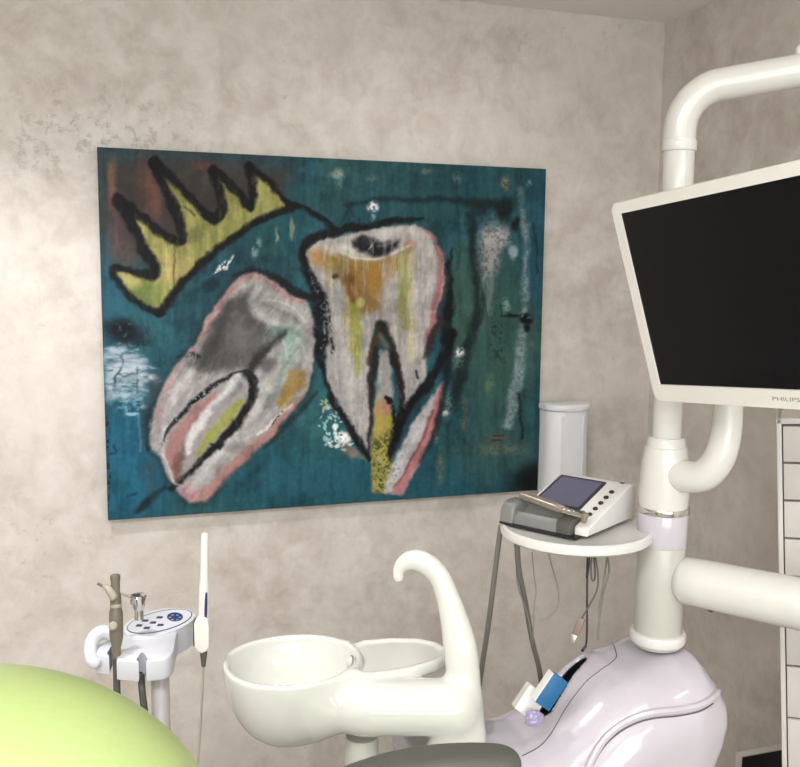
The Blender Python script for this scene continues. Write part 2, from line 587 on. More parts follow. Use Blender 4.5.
    put(blob(526, 320, 7, 6) * sm(.3, .5, fine), K); put(blob(512, 316, 10, 2.2, -.1) * .8, K); put(blob(527, 329, 4, 4) * .9, K)
    put(stroke([(521, 395), (522, 420), (521, 438)], 2.5, 1) * .9, (18, 30, 34))
    put(blob(498, 335, 9, 40, 0, .7) * sm(.52, .66, fine) * .7, (30, 46, 42))
    for x, y, rx, ry, a, cl in ((460, 352, 5, 5, 1., (208, 214, 212)), (457, 362, 8, 7, .5, (130, 160, 160)), (448, 405, 6, 13, .5, (120, 150, 150)), (445, 414, 4, 2.5, .9, (190, 205, 200)),
                                (373, 207, 4.5, 5, 1, (214, 220, 216)), (374, 216, 3, 4, .6, (150, 176, 172)), (337, 175, 7, 5, .7, (164, 170, 150)), (339, 184, 3, 6, .5, (120, 150, 144)),
                                (372, 178, 6, 3, .5, (120, 130, 108)), (426, 172, 6, 3, .6, (128, 128, 100)), (458, 178, 5, 5, .5, (130, 150, 140)), (504, 182, 5, 5, .75, (160, 136, 88)), (506, 188, 3, 3, .6, (132, 100, 60)),
                                (528, 183, 3, 3, .7, (140, 168, 164)), (506, 306, 4, 8, .6, (150, 190, 176)), (489, 385, 5, 10, .4, (128, 150, 100)), (500, 450, 26, 5, .45, (134, 128, 100)), (497, 440, 9, 4, .6, (110, 96, 84)),
                                (466, 424, 4, 6, .55, (124, 120, 80)), (440, 470, 4, 14, .55, (128, 124, 84)), (436, 440, 2.5, 4, .5, (130, 150, 140)), (465, 405, 3, 8, .5, (120, 110, 86)), (530, 345, 5, 4, .4, (110, 104, 88))):
        put(blob(x, y, rx, ry, 0, .6) * a * (.25 + .75 * sm(.34, .52, speck)), cl)
    put(stroke([(494, 437), (503, 437)], 1.6, .8) * .9, (60, 36, 34)); put(stroke([(493, 442), (502, 441)], 1.6, .8) * .8, (48, 32, 34))
    put(blob(536, 478, 22, 16, -.5, .6) * .95, (20, 24, 22))
    put(blob(478, 470, 3, 26, 0, .6) * .25, (24, 60, 70))
    # left splash and dark patch
    put(blob(124, 332, 19, 12, .3, .6) * sm(.16, .4, fine) * .97, (20, 22, 28))
    put(blob(140, 340, 10, 12, .3, .6) * sm(.42, .6, fine) * .7, (18, 34, 44))
    put(poly([(104, 352), (118, 346), (140, 352), (152, 372), (158, 377), (146, 382), (146, 394), (128, 398), (105, 400)], 5) * (.25 + .7 * sm(.36, .6, fbm(16, 5, 871))), (134, 154, 170))
    put(poly([(106, 364), (136, 358), (150, 374), (140, 388), (108, 392)], 5) * sm(.46, .62, fbm(12, 3.5, 881)) * .8, (186, 196, 204))
    put(blob(154, 376, 5, 3) * .95, (214, 218, 218)); put(blob(118, 350, 9, 3) * .7, (176, 190, 200)); put(blob(130, 406, 12, 9, 0, .7) * .55 * sm(.4, .6, fine), (120, 172, 200))
    put(blob(132, 414, 7, 2) * .8, (150, 184, 204)); put(stroke([(139, 415), (141, 440), (140, 452)], 2, 1) * .5, (130, 170, 178))
    put(stroke([(122, 354), (121, 366), (116, 376), (114, 390)], 1.6, .8) * .8, (30, 34, 42)); put(stroke([(136, 368), (138, 380), (137, 392)], 1.2, .7) * .8, (40, 48, 60))
    for ya, xa, xb in ((350, 106, 138), (358, 106, 146), (367, 110, 156), (379, 106, 160), (388, 108, 148), (396, 112, 140), (404, 118, 146)):
        put(stroke([(xa, ya), ((xa + xb) / 2, ya - 2), (xb, ya + 2)], [5, 7, 3], 2) * sm(.42, .6, fbm(9, 4, 900 + ya)) * .8, (158, 176, 190))
    put(stroke([(157, 376), (153, 400), (150, 425), (147, 446)], [10, 14, 12, 5], 4) * .75, (50, 66, 76))
    put(stroke([(150, 415), (148, 450)], 2, 1) * .9, (22, 28, 32))
    put(stroke([(107, 415), (108, 435), (108, 470), (109, 505)], [2, 3, 2, 2], 1) * sm(.4, .55, fine), K)
    put(stroke([(110, 454), (116, 451), (115, 445)], 1.5, .8) * .8, (16, 40, 56)); put(stroke([(128, 496), (136, 493)], 2, 1) * .7, (16, 40, 56))
    # small marks between crown and teeth
    put(stroke([(214, 272), (222, 266), (230, 262)], [3, 6, 3], 1) * sm(.35, .5, speck), (224, 228, 226)); put(stroke([(226, 269), (232, 257)], 2, .8), (220, 226, 224))
    put(blob(256, 248, 4, 11, .3) * .6 * sm(.3, .55, fine), (150, 176, 176)); put(blob(276, 235, 1.6, 6) * .7, (150, 160, 140)); put(blob(291, 228, 2.2, 11) * .65, (152, 156, 118))
    put(blob(311, 240, 1, 8) * .4, (120, 140, 130))
    put(blob(210, 284, 8, 6, -.6) * .7, (18, 34, 42))
    for cx_, cy_, rr_, n_, cl in ((338, 432, 16, 26, (222, 230, 230)), (330, 415, 12, 16, (160, 190, 196)), (344, 442, 10, 14, (232, 236, 234)), (326, 436, 12, 12, (150, 196, 210)), (327, 404, 7, 8, (166, 170, 120))):
        rs = random.Random(int(cx_ * 7 + cy_))
        for _ in range(n_):
            a_ = rs.random() * 6.28; q = rr_ * rs.random() ** .7
            put(blob(cx_ + q * math.cos(a_), cy_ + q * math.sin(a_), .8 + rs.random() * 2, .7 + rs.random() * 1.6, rs.random() * 3) * .85, cl)
    put(blob(345, 437, 7, 7, .3) * sm(.35, .5, speck), (236, 238, 234))
    put(blob(352, 452, 9, 5, .5, .6) * .7, (170, 128, 104)); put(blob(366, 458, 6, 3) * .5, (140, 140, 70))
    put(stroke([(268, 458), (250, 476), (232, 492)], 5, 4) * .5, (18, 48, 62))
    put(stroke([(164, 488), (152, 497), (142, 508), (136, 512)], [3, 7, 7, 3], 3) * .9, (26, 34, 40))
    put(stroke([(158, 458), (150, 470), (152, 490)], [8, 16, 10], 6) * .5, (58, 76, 84))
    # --- crown
    crown = [(159.6, 311), (132, 297), (115, 273), (133, 271), (157, 273), (142, 247), (129, 217), (122, 203), (142, 218), (164, 236), (180, 239), (176, 208), (164, 182), (158, 166), (177, 184), (194, 203), (215, 217),
             (221, 205), (216, 180), (230, 185), (252, 206), (254, 185), (252, 169), (272, 187), (290, 206), (262, 217), (236, 235), (210, 255), (184, 279)]
    put(poly(crown, 1.5), (140, 140, 74))
    cm = poly(crown, 1.5)
    put(cm * sm(.45, .68, bv) * .5, (168, 164, 92)); put(cm * sm(.5, .3, bv) * .4, (112, 120, 56))
    put(cm * blob(172, 268, 20, 14) * .7 * (.4 + bv), (196, 172, 104)); put(cm * blob(146, 294, 16, 14) * .7, (108, 128, 64)); put(cm * blob(128, 279, 12, 7, .4) * .7, (184, 172, 104))
    put(cm * blob(170, 195, 8, 20, -.4) * .5, (182, 164, 96)); put(cm * blob(138, 228, 7, 14, -.5) * .5, (196, 176, 116)); put(cm * blob(256, 190, 5, 20) * .5, (190, 186, 104)); put(cm * blob(222, 206, 6, 16) * .4, (182, 172, 84))
    put(cm * blob(190, 235, 10, 8) * .4, (90, 96, 50)); put(cm * blob(164, 306, 10, 7) * .5, (120, 128, 50))
    for a_, b_ in (((175, 238), (175, 292)), ((166.5, 232), (167, 246))): put(stroke([a_, b_], 1.1, .7) * .7, (60, 60, 36))
    put(stroke([(166, 232), (167, 270)], 1.4, .8) * .6, (206, 200, 140)); put(stroke([(184, 207), (194, 214)], 1.5, .8) * .8, (50, 48, 34))
    kk = (19, 18, 20)
    put(stroke([(160, 313), (146, 307), (132, 297), (120, 284), (113, 272), (116, 268), (128, 270), (145, 274), (155, 274), (152, 262), (142, 246), (135, 230), (128, 216), (121, 204)], [9, 7, 7, 6, 7, 7, 8, 10, 12, 11, 11, 10, 12, 14], 1.6, 4) * .97, kk)
    put(stroke([(119, 201), (130, 207), (142, 217), (158, 230), (172, 239), (181, 240), (180, 226), (174, 205), (165, 185), (158, 172), (155, 164)], [14, 12, 9, 8, 10, 10, 10, 11, 9, 10, 14], 1.6, 4) * .97, kk)
    put(stroke([(155, 164), (164, 170), (178, 184), (194, 202), (208, 215), (217, 217), (222, 206), (220, 190), (215, 178), (213, 170)], [14, 9, 8, 8, 10, 11, 9, 9, 8, 10], 1.6, 4) * .97, kk)
    put(stroke([(213, 169), (222, 175), (232, 186), (244, 199), (251, 206), (254, 196), (253, 182), (250, 168)], [10, 8, 8, 9, 9, 7, 8, 10], 1.6, 4) * .97, kk)
    put(stroke([(250, 166), (260, 174), (272, 186), (284, 198), (293, 207)], [10, 8, 7, 7, 9], 1.6, 4) * .97, kk)
    put(stroke([(293, 206), (278, 211), (258, 220), (236, 236), (210, 256), (186, 279), (170, 300), (159, 314)], [8, 7, 7, 7, 7, 7, 7, 8], 1.6, 4) * .97, kk)
    put(stroke([(292, 205), (304, 206), (318, 216), (334, 229)], [8, 5, 6, 9], 1.4, 4) * .97, kk)
    # --- left tooth
    LT = [(225, 293), (236, 280), (248, 274), (262, 275), (276, 283), (290, 295), (308, 304), (316, 330), (314, 360), (306, 390), (287, 413), (269, 435), (245, 454), (220, 482), (205, 498), (192, 503), (180, 495), (171, 482),
          (160, 456), (150, 446), (152, 414), (158, 398), (166, 381), (184, 356), (198, 338), (209, 317)]
    put(poly(LT, 5, 3, 4) * .7, (36, 44, 50))
    lt = poly(LT, 1.8, 3)
    put(lt, (152, 149, 146))
    put(lt * sm(.42, .64, diag) * .3, (184, 182, 178)); put(lt * sm(.5, .3, diag) * .25, (118, 116, 114))
    put(lt * stroke([(300, 366), (286, 396), (262, 424), (236, 446)], 10, 6) * .6, (112, 110, 110)); put(lt * stroke([(262, 388), (250, 412), (232, 434), (214, 454)], 12, 5) * .8, (190, 188, 184)); put(lt * stroke([(284, 396), (268, 418), (246, 440)], 6, 4) * .6, (196, 192, 188))
    put(lt * poly([(214, 322), (234, 294), (252, 290), (254, 306), (266, 322), (276, 330), (262, 350), (246, 368), (214, 372), (192, 378), (186, 362), (200, 344)], 6) * .93, (82, 80, 78))
    put(lt * poly([(218, 320), (230, 300), (222, 340), (208, 366), (196, 372)], 5) * .7, (50, 50, 50))
    put(lt * blob(244, 340, 16, 16, 0, .7) * .6, (106, 104, 100))
    put(lt * stroke([(258, 288), (250, 300), (256, 314), (272, 321), (290, 326), (304, 334)], [8, 8, 9, 8, 7, 6], 2.5) * .9, (184, 182, 178))
    put(lt * stroke([(262, 290), (276, 298), (292, 310), (306, 316)], [8, 12, 12, 8], 4) * .65, (160, 160, 158))
    put(lt * stroke([(262, 304), (282, 312), (300, 322)], 3, 2) * .7, (108, 112, 110)); put(lt * stroke([(268, 300), (290, 306), (306, 322)], 1.5, 1) * .7, (206, 204, 200))
    put(lt * blob(284, 334, 18, 9, .2) * .8, (112, 142, 126)); put(lt * blob(292, 350, 12, 18, .2) * .7 * (.5 + .7 * fine), (136, 166, 154)); put(lt * stroke([(290, 360), (282, 376), (268, 400)], [8, 6, 3], 2) * .7, (110, 142, 124))
    put(lt * stroke([(300, 340), (306, 356), (304, 366)], 4, 2) * .8, (176, 184, 178)); put(lt * stroke([(282, 340), (288, 360)], 2, 1) * .6, (196, 204, 200))
    put(lt * poly([(290, 372), (306, 370), (304, 384), (294, 396), (284, 408), (278, 404), (284, 388)], 3) * .95, (164, 126, 54))
    put(lt * blob(266, 364, 9, 7) * .7, (74, 74, 76)); put(lt * stroke([(252, 410), (240, 430), (226, 444)], 16, 5) * .5, (182, 180, 176))
    put(lt * stroke([(218, 452), (202, 472), (190, 490)], [8, 10, 8], 3) * .7, (190, 188, 186))
    put(lt * stroke([(166, 450), (165, 420), (174, 394), (190, 372)], [8, 11, 11, 8], 4) * .8, (196, 190, 190)); put(lt * stroke([(160, 440), (160, 415), (170, 388)], 4, 2) * .6, (132, 116, 120))
    put(lt * stroke([(204, 372), (196, 384), (206, 366)], 6, 3) * .5, (130, 128, 124))
    pk = (164, 116, 114)
    put(stroke([(190, 352), (200, 338), (212, 318), (226, 295), (240, 280), (256, 276), (270, 283), (284, 294), (302, 302)], [3, 4, 7, 7, 6, 5, 5, 7, 5], 2) * .9, pk)
    put(stroke([(203, 333), (214, 317), (228, 298), (244, 284)], 2, 1) * .5, (206, 168, 164))
    put(stroke([(156, 426), (162, 400), (172, 376), (184, 360)], [3, 6, 6, 4], 1.8) * .75, (176, 140, 140))
    put(stroke([(300, 396), (288, 412), (268, 436), (245, 455), (216, 483), (200, 497), (190, 498)], [3, 6, 9, 10, 11, 12, 10], 2) * .92, (172, 120, 116))
    put(stroke([(292, 404), (276, 420), (258, 434)], [2, 3, 2], 1) * .8, (226, 214, 208)); put(stroke([(284, 412), (272, 426)], 1.4, .8) * sm(.4, .5, fine), K)
    put(blob(186, 490, 8, 8) * .6, (190, 116, 130))
    put(lt * sm(.48, .66, fbm(9, 16, 711, 4, u * .8 + v * .6, v * .8 - u * .6)) * .26, (120, 116, 114)); put(lt * sm(.54, .68, fbm(5, 12, 731, 4, u * .8 + v * .6, v * .8 - u * .6)) * .25, (204, 202, 198))
    put(lt * poly([(216, 322), (232, 300), (248, 296), (252, 312), (262, 326), (268, 334), (256, 350), (242, 364), (214, 368), (196, 372), (192, 360), (202, 342)], 7) * .7, (80, 78, 76)); put(lt * stroke([(226, 306), (216, 336), (204, 362)], 10, 6) * .6, (52, 52, 52)); put(lt * blob(246, 340, 12, 12, 0, .7) * .5, (112, 110, 106))
    leaf = [(173, 482), (165, 452), (170, 428), (188, 406), (210, 388), (240, 372), (252, 380), (251, 396), (240, 419), (219, 442), (198, 464)]
    put(poly(leaf, 1.5, 3), (150, 146, 142))
    put(stroke([(178, 478), (172, 456), (178, 436), (194, 414), (214, 394)], [8, 12, 13, 12, 6], 1.6) * .95, (164, 116, 112))
    put(stroke([(177, 480), (178, 462), (182, 448)], [6, 8, 6], 2) * .8, (112, 84, 74))
    put(stroke([(187, 452), (190, 438), (204, 418), (222, 396), (238, 378)], [6, 8, 9, 9, 8], 2) * .95, (204, 202, 200))
    put(stroke([(214, 408), (228, 396), (240, 384)], 5, 3) * .6, (100, 100, 102))
    put(stroke([(198, 454), (208, 440), (224, 422), (240, 402)], [4, 9, 10, 8], 1.6) * .97, (150, 154, 66))
    put(stroke([(180, 481), (196, 466), (214, 444), (228, 428)], 2, 1) * .7, (206, 206, 200))
    put(stroke([(162, 446), (170, 427), (188, 406), (210, 387), (228, 376), (244, 371)], [1.5, 3, 5, 5, 3, 3], 1.2) * sm(.2, .4, fine), K)
    put(stroke([(244, 372), (252, 378), (252, 394), (241, 418), (222, 440), (200, 463), (182, 480), (170, 489)], [5, 9, 9, 9, 8, 6, 4, 4], 1.5) * .96, K)
    put(stroke([(212, 445), (218, 449), (222, 444)], 3, 1) * .9, K)
    put(stroke([(246, 374), (256, 360), (268, 346), (284, 332)], [9, 9, 8, 6], 3) * .88, (38, 37, 38))
    put(stroke([(162, 454), (168, 464), (173, 482), (178, 484)], 1.6, .8) * .8, (210, 206, 200))
    put(stroke([(178, 358), (190, 353), (198, 356)], 3, 1.2) * sm(.35, .5, fine), K)
    put(stroke([(232, 276), (248, 271), (264, 272), (282, 283), (300, 293), (312, 298)], [2, 3, 3, 6, 7, 8], 1.6) * .9, (22, 24, 28))
    put(stroke([(316, 392), (302, 408), (284, 428), (266, 448)], [3, 5, 4, 2], 2) * .7, (24, 30, 34))
    # --- right tooth
    RT = [(305, 257), (309, 245), (330, 235), (350, 232), (385, 228), (416, 224), (431, 236), (441, 266), (436, 306), (425, 345), (428, 372), (418, 390), (402, 420), (399, 398), (397, 365), (388, 330), (380, 322), (374, 330), (370, 360),
          (371, 396), (370, 450), (352, 434), (334, 404), (325, 372), (327, 330), (318, 300), (309, 275)]
    rt = poly(RT, 1.6)
    put(rt, (170, 166, 164))
    put(rt * sm(.45, .66, bv) * .3, (192, 188, 186)); put(rt * sm(.48, .3, bv) * .22, (142, 138, 138))
    put(rt * stroke([(332, 330), (336, 370), (348, 410), (362, 436)], 12, 6) * .5, (132, 128, 128)); put(rt * stroke([(346, 350), (352, 390), (362, 424)], 8, 4) * .6, (194, 190, 186)); put(rt * stroke([(404, 340), (410, 372), (406, 400)], 12, 5) * .5, (150, 146, 142))
    put(rt * stroke([(424, 236), (428, 258), (424, 290), (416, 320), (416, 356)], [14, 15, 14, 12, 10], 4) * .8, (206, 202, 198))
    put(rt * stroke([(420, 250), (424, 280), (416, 310)], 3, 2) * .5, (150, 146, 150))
    put(rt * poly([(312, 252), (334, 250), (354, 258), (375, 260), (398, 254), (412, 248), (408, 262), (396, 274), (382, 286), (378, 308), (362, 314), (352, 306), (346, 292), (338, 278), (322, 268)], 5) * .95, (150, 112, 44))
    put(rt * stroke([(351, 280), (352, 300), (354, 312)], [12, 9, 4], 3) * .8, (112, 70, 28)); put(rt * stroke([(370, 270), (371, 292), (368, 310)], [16, 14, 8], 4) * .7, (162, 116, 44))
    put(rt * blob(318, 258, 8, 10, .4) * .8, (184, 136, 78)); put(rt * blob(340, 262, 8, 10) * .5, (168, 142, 50)); put(rt * blob(330, 272, 5, 16) * .6, (186, 172, 104))
    put(rt * stroke([(354, 308), (356, 330), (357, 350), (358, 372)], [9, 10, 8, 5], 2.5) * .92, (154, 158, 62)); put(rt * stroke([(347, 300), (350, 330), (352, 350)], 7, 3) * .6, (176, 164, 84)); put(rt * blob(360, 303, 4, 5) * .9, (200, 196, 110))
    put(rt * stroke([(404, 254), (403, 280), (403, 306), (406, 330)], [13, 12, 10, 6], 3) * .75, (150, 152, 62)); put(rt * stroke([(412, 256), (411, 290), (410, 330), (412, 360)], 6, 3) * .75, (206, 196, 138))
    put(rt * stroke([(388, 268), (387, 290), (386, 314)], 9, 4) * .6, (176, 164, 156)); put(rt * blob(410, 246, 6, 4) * .6, (186, 110, 72))
    put(rt * stroke([(340, 252), (356, 257), (374, 259), (392, 252), (410, 246)], 2.5, 1.2) * .9, (220, 212, 196))
    put(rt * stroke([(330, 248), (346, 249), (352, 253)], [10, 9, 4], 3) * .85, (214, 210, 200)); put(rt * stroke([(378, 236), (400, 232), (418, 232)], [6, 8, 8], 3) * .7, (200, 196, 194))
    put(poly([(350, 240), (366, 237), (380, 242), (400, 240), (398, 247), (386, 254), (374, 257), (360, 250), (352, 246)], 2.5) * sm(.12, .3, diag) * .96, (26, 25, 28))
    put(stroke([(378, 246), (394, 242), (402, 238)], 2, 1.2) * .5, (180, 178, 176))
    put(stroke([(334, 277), (338, 276)], 3, 1), K)
    put(stroke([(422, 228), (434, 240), (441, 264), (437, 300), (430, 326), (424, 344)], [2, 3, 7, 8, 6, 3], 1.4) * .94, (180, 112, 114))
    put(stroke([(444, 262), (441, 290), (436, 312)], 1.2, .8) * .6, (220, 190, 190))
    put(rt * sm(.5, .68, fbm(7, 30, 751)) * .26, (128, 122, 118)); put(rt * sm(.55, .7, fbm(4, 24, 771)) * .3, (206, 202, 196)); put(rt * sm(.56, .7, fbm(3, 24, 791)) * .18, (120, 92, 48))
    # roots
    put(stroke([(386, 356), (384, 380), (384, 400)], [10, 18, 20], 2) * .95, (158, 152, 148)); put(stroke([(380, 352), (379, 380)], 3, 2) * .6, (196, 190, 180))
    put(poly([(375, 408), (384, 396), (392, 404), (393, 440), (391, 484), (386, 494), (372, 492), (371, 455)], 1.8), (158, 148, 62))
    put(poly([(373, 412), (384, 394), (392, 402), (390, 414), (378, 416)], 3) * .9, (172, 118, 112)); put(blob(378, 420, 6, 20) * .5, (186, 160, 74))
    put(poly([(372, 440), (392, 430), (391, 484), (386, 494), (372, 492)], 4) * sm(.46, .58, speck) * .85, (66, 76, 40)); put(poly([(372, 450), (388, 444), (388, 488), (373, 490)], 3) * sm(.52, .62, fbm(3, 3, 333, 2)) * .7, (168, 172, 96))
    put(stroke([(371, 410), (370, 450)], 3, 1.5) * .7, (170, 120, 112))
    put(poly([(430, 398), (444, 380), (442, 405), (435, 433), (418, 467), (400, 495), (384, 494), (388, 472), (408, 432)], 1.6), (176, 172, 172))
    put(poly([(436, 390), (444, 380), (442, 405), (435, 433), (418, 467), (400, 495), (392, 495), (404, 474), (422, 438), (432, 408)], 1.8) * .95, (186, 116, 118))
    put(stroke([(432, 410), (422, 440), (404, 474), (394, 488)], 2.2, 1) * .8, (128, 58, 62)); put(stroke([(424, 420), (410, 446), (398, 466), (390, 486)], 7, 3) * .6, (204, 202, 202)); put(poly([(392, 462), (410, 440), (398, 478), (386, 490)], 4) * sm(.5, .6, speck) * .5, (96, 100, 104))
    # black contours
    put(stroke([(304, 262), (304, 250), (312, 240), (330, 232), (350, 228), (372, 226), (396, 221), (422, 219)], [6, 9, 9, 8, 8, 7, 7, 3], 1.6) * .96, K)
    put(stroke([(303, 258), (307, 272), (314, 286), (320, 300), (321, 318), (321, 336), (320, 352), (322, 366)], [9, 10, 11, 14, 15, 14, 11, 7], 2.2) * (.55 + .5 * sm(.25, .45, fine)), (22, 22, 25))
    put(stroke([(326, 300), (330, 316), (331, 336), (332, 352)], 2.2, 1) * sm(.3, .5, fine), K)
    put(stroke([(322, 312), (324, 330), (322, 346)], 2, 1) * sm(.52, .62, speck), (170, 170, 170))
    put(stroke([(322, 366), (327, 386), (335, 404), (348, 424), (360, 444), (369, 459)], [5, 4, 8, 7, 8, 4], 1.4) * .97, K)
    put(blob(382, 324, 6, 5) * .97, (30, 28, 24)); put(stroke([(380, 328), (374, 346), (370, 362)], [8, 8, 8], 1.6) * .93, (58, 48, 32)); put(stroke([(385, 328), (392, 346), (397, 366)], [7, 7, 8], 1.6) * .95, (40, 36, 28))
    put(stroke([(376, 350), (372, 372), (371, 396), (370, 425), (368, 452)], [5, 7, 4, 4, 3], 1.4) * .93, (32, 30, 28)); put(stroke([(388, 350), (397, 368), (401, 385), (402, 405), (400, 424), (394, 442), (390, 460)], [4, 7, 7, 7, 8, 8, 3], 1.5) * .95, (28, 27, 27))
    put(stroke([(381, 335), (386, 348)], 5, 2) * .6, (128, 112, 84))
    put(blob(390, 400, 4, 3.4) * .98, K); put(stroke([(385, 397), (391, 401)], 3, 1), K); put(stroke([(393, 405), (394, 430), (392, 452)], [4, 7, 3], 1.6) * sm(.3, .5, fine), K)
    put(stroke([(452, 332), (445, 352), (436, 372), (424, 388), (411, 404), (399, 424), (394, 440)], [10, 9, 8, 9, 9, 9, 4], 1.8) * .97, K)
    put(stroke([(449, 262), (450, 290), (448, 318), (446, 340)], [3, 7, 10, 10], 2) * .95, (20, 22, 26)); put(stroke([(440, 318), (432, 340), (424, 358)], [8, 9, 4], 2.4) * .8, (58, 34, 32))
    put(stroke([(448, 352), (446, 380), (440, 410), (432, 440), (420, 462)], [9, 8, 6, 5, 2], 2.4) * .88, (22, 30, 34))
    put(stroke([(451, 250), (449, 270)], 2, 1.2) * .8, K)
    put(stroke([(416, 372), (418, 378)], 2.4, .9), K)
    # canvas tooth and brush variation
    col2 = col * (1 + (fine[:, None] - .5) * .16 + (bv[:, None] - .5) * .08)
    gq = col2.mean(1, keepdims=True)
    col2 = gq + (col2 - gq) * .86
    dk = sm(.5, .7, fbm(18, 18, 811, 5))[:, None]
    col2 = col2 * (1 - .12 * dk) * 1.02
    col2 = np.clip(col2, 3, 250) / 255.
    lin = np.where(col2 <= .04045, col2 / 12.92, ((col2 + .055) / 1.055) ** 2.4)
    relief = (fbm(5, 12, 401) - .5) * .0012 + (fine - .5) * .0005
    P[:, 1] -= relief
    ii = np.arange(NX * NZ).reshape(NZ, NX)
    Q = np.stack([ii[:-1, :-1], ii[:-1, 1:], ii[1:, 1:], ii[1:, :-1]], -1).reshape(-1, 4)
    # wrapped edges and back
    ring = np.concatenate([ii[0, :], ii[1:, -1], ii[-1, -2::-1], ii[-2:0:-1, 0]])
    nb = len(P)
    PB = P[ring].copy(); PB[:, 1] = D - .001
    V = np.concatenate([P, PB])
    m = len(ring)
    k = np.arange(m)
    E_ = np.stack([ring[k], nb + k, nb + (k + 1) % m, ring[(k + 1) % m]], 1)
    me = bpy.data.meshes.new('painting')
    allf = np.concatenate([Q, E_])
    org = np.array([(x0 + x1) / 2, D - .015, z0])
    me.vertices.add(len(V)); me.vertices.foreach_set('co', (V - org).ravel())
    me.loops.add(allf.size); me.loops.foreach_set('vertex_index', allf.ravel())
    me.polygons.add(len(allf)); me.polygons.foreach_set('loop_start', np.arange(len(allf)) * 4)
    me.polygons.foreach_set('loop_total', np.full(len(allf), 4))
    me.update(calc_edges=True); me.validate()
    at_ = me.color_attributes.new('paint', 'FLOAT_COLOR', 'POINT')
    rgba = np.ones((len(V), 4)); rgba[:nb, :3] = lin; rgba[nb:, :3] = lin[ring] * .9
    at_.data.foreach_set('color', rgba.ravel())
    mt = bpy.data.materials.new('oil_paint'); mt.use_nodes = True
    b = mt.node_tree.nodes['Principled BSDF']
    a = mt.node_tree.nodes.new('ShaderNodeAttribute'); a.attribute_name = 'paint'
    mt.node_tree.links.new(a.outputs['Color'], b.inputs['Base Color'])
    b.inputs['Roughness'].default_value = .5
    b.inputs['Specular IOR Level'].default_value = .12
    me.materials.append(mt)
    me.polygons.foreach_set('use_smooth', [True] * len(me.polygons))
    ob = bpy.data.objects.new('painting', me); COL.objects.link(ob); ob.location = org
    tag(ob, 'large unframed teal canvas painted with two teeth and a yellow crown on the plaster wall', 'painting')
make_painting()

# ------------------------------------------------------------------ dental unit
AX, AY = 1.008, 1.464                     # column axis
DU = thing('dental_unit', 'white dental delivery unit with curved floor base, upright column, round tray and overhead arm', 'dental unit', (AX, AY, 0))
YC = AY + .01                             # base mid plane
HD = .15
prof = []
for x, y, dy_ in [(401, 756, .0), (406, 738, .02), (424, 727, .045), (470, 723, .05), (506, 719, .05), (528, 709, .05), (548, 692, .05), (570, 670, .05), (594, 653, .05), (620, 645, .05), (655, 645, .0),
                  (684, 648, -.03), (699, 660, -.05), (713, 677, -.06), (725, 695, -.07), (727, 712, -.07), (722, 736, -.07), (710, 768, -.07), (696, 800, -.07)]:
    p = atY(x, y, YC + dy_); prof.append((p[0], p[2]))
xl = prof[0][0]; xr = prof[-1][0]
prof = prof + [(xr - .01, .02), (xl + .16, .02), (xl + .10, .50), (xl + .01, .62)]
RB = .115
def f_base(P):
    d2 = sd_poly2(P[:, 0], P[:, 2], prof) + RB * .55
    dy = np.abs(P[:, 1] - YC) - (HD - RB)
    q = np.stack([np.maximum(d2 + RB * .45, 0), np.maximum(dy, 0)], 1)
    d = np.linalg.norm(q, axis=1) + np.minimum(np.maximum(d2 + RB * .45, dy), 0) - RB
    # flat cut on the floor
    d = np.maximum(d, .0 - P[:, 2])
    return d
lo = (xl - .05, YC - HD - .03, -.02); hi = (max(p[0] for p in prof) + .05, YC + HD + .03, 1.02)
V, Fc = surface(f_base, lo, hi, .012)
tmp_ = link_mesh('base_body', V, Fc, LILAC, DU)
BV0 = bvh_of(tmp_)
bpy.data.objects.remove(tmp_)
# document pocket: a slot behind the front lip
lip = [onto(BV0, x, y) for x, y in [(583, 664), (570, 680), (558, 700), (549, 714)]]
SLN = nrm(np.array([-.62, .0, .78]))
sl_c = [p + np.array([0, .024, 0]) for p in lip]
def f_slot(P):
    d = sd_chain(P, [p + SLN * .02 for p in sl_c], [.019] * 4)
    for k in (.0, -.02, -.04, -.055): d = np.minimum(d, sd_chain(P, [p + SLN * k for p in sl_c], [.019] * 4))
    return d
def f_base2(P):
    return smax(f_base(P), -f_slot(P), .006)
V, Fc = surface(f_base2, lo, hi, .0085)
base = link_mesh('base_body', V, Fc, LILAC, DU)
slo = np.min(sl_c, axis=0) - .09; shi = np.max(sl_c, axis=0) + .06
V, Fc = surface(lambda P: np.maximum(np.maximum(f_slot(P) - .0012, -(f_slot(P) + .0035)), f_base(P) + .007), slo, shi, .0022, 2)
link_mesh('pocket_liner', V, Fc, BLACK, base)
BV = bvh_of(base)

def surf_strip(name, pxs, r, m, parent, lift=0., n=5):
    pts = [onto(BV, x, y, lift) for x, y in [tuple(q) for q in catmull(pxs, n)]]
    pts = [p for p in pts if p is not None]
    return MB().add(*tube(pts, r, 8, 0)).build(name, m, parent)
ridge_px = [(580, 790), (588, 768), (600, 745), (614, 730), (632, 719), (652, 713), (676, 710.5), (698, 706), (712, 698), (721, 687)]
surf_strip('panel_ridge', ridge_px, .0075, LILAC, base, .0)
surf_strip('panel_gap', [(x + 1.2, y + 5.5) for x, y in ridge_px[:-1]], .0016, SEAM, base, -.0002)
surf_strip('cover_seam', [(612, 641), (616.5, 655), (612, 662), (598, 672), (584, 684), (566, 708), (552, 732), (540, 746), (522, 756)], .0012, SEAM, base, -.0003)

def ring_prof(r, h0, h1, b=.004):
    return [(r - b, h0), (r - b * .3, h0 + b * .3), (r, h0 + b), (r, h1 - b), (r - b * .3, h1 - b * .3), (r - b, h1)]
def col_h(py, px=664): return float(atY(px, py, AY - .03)[2])
HT = 1.120                                # tray surface
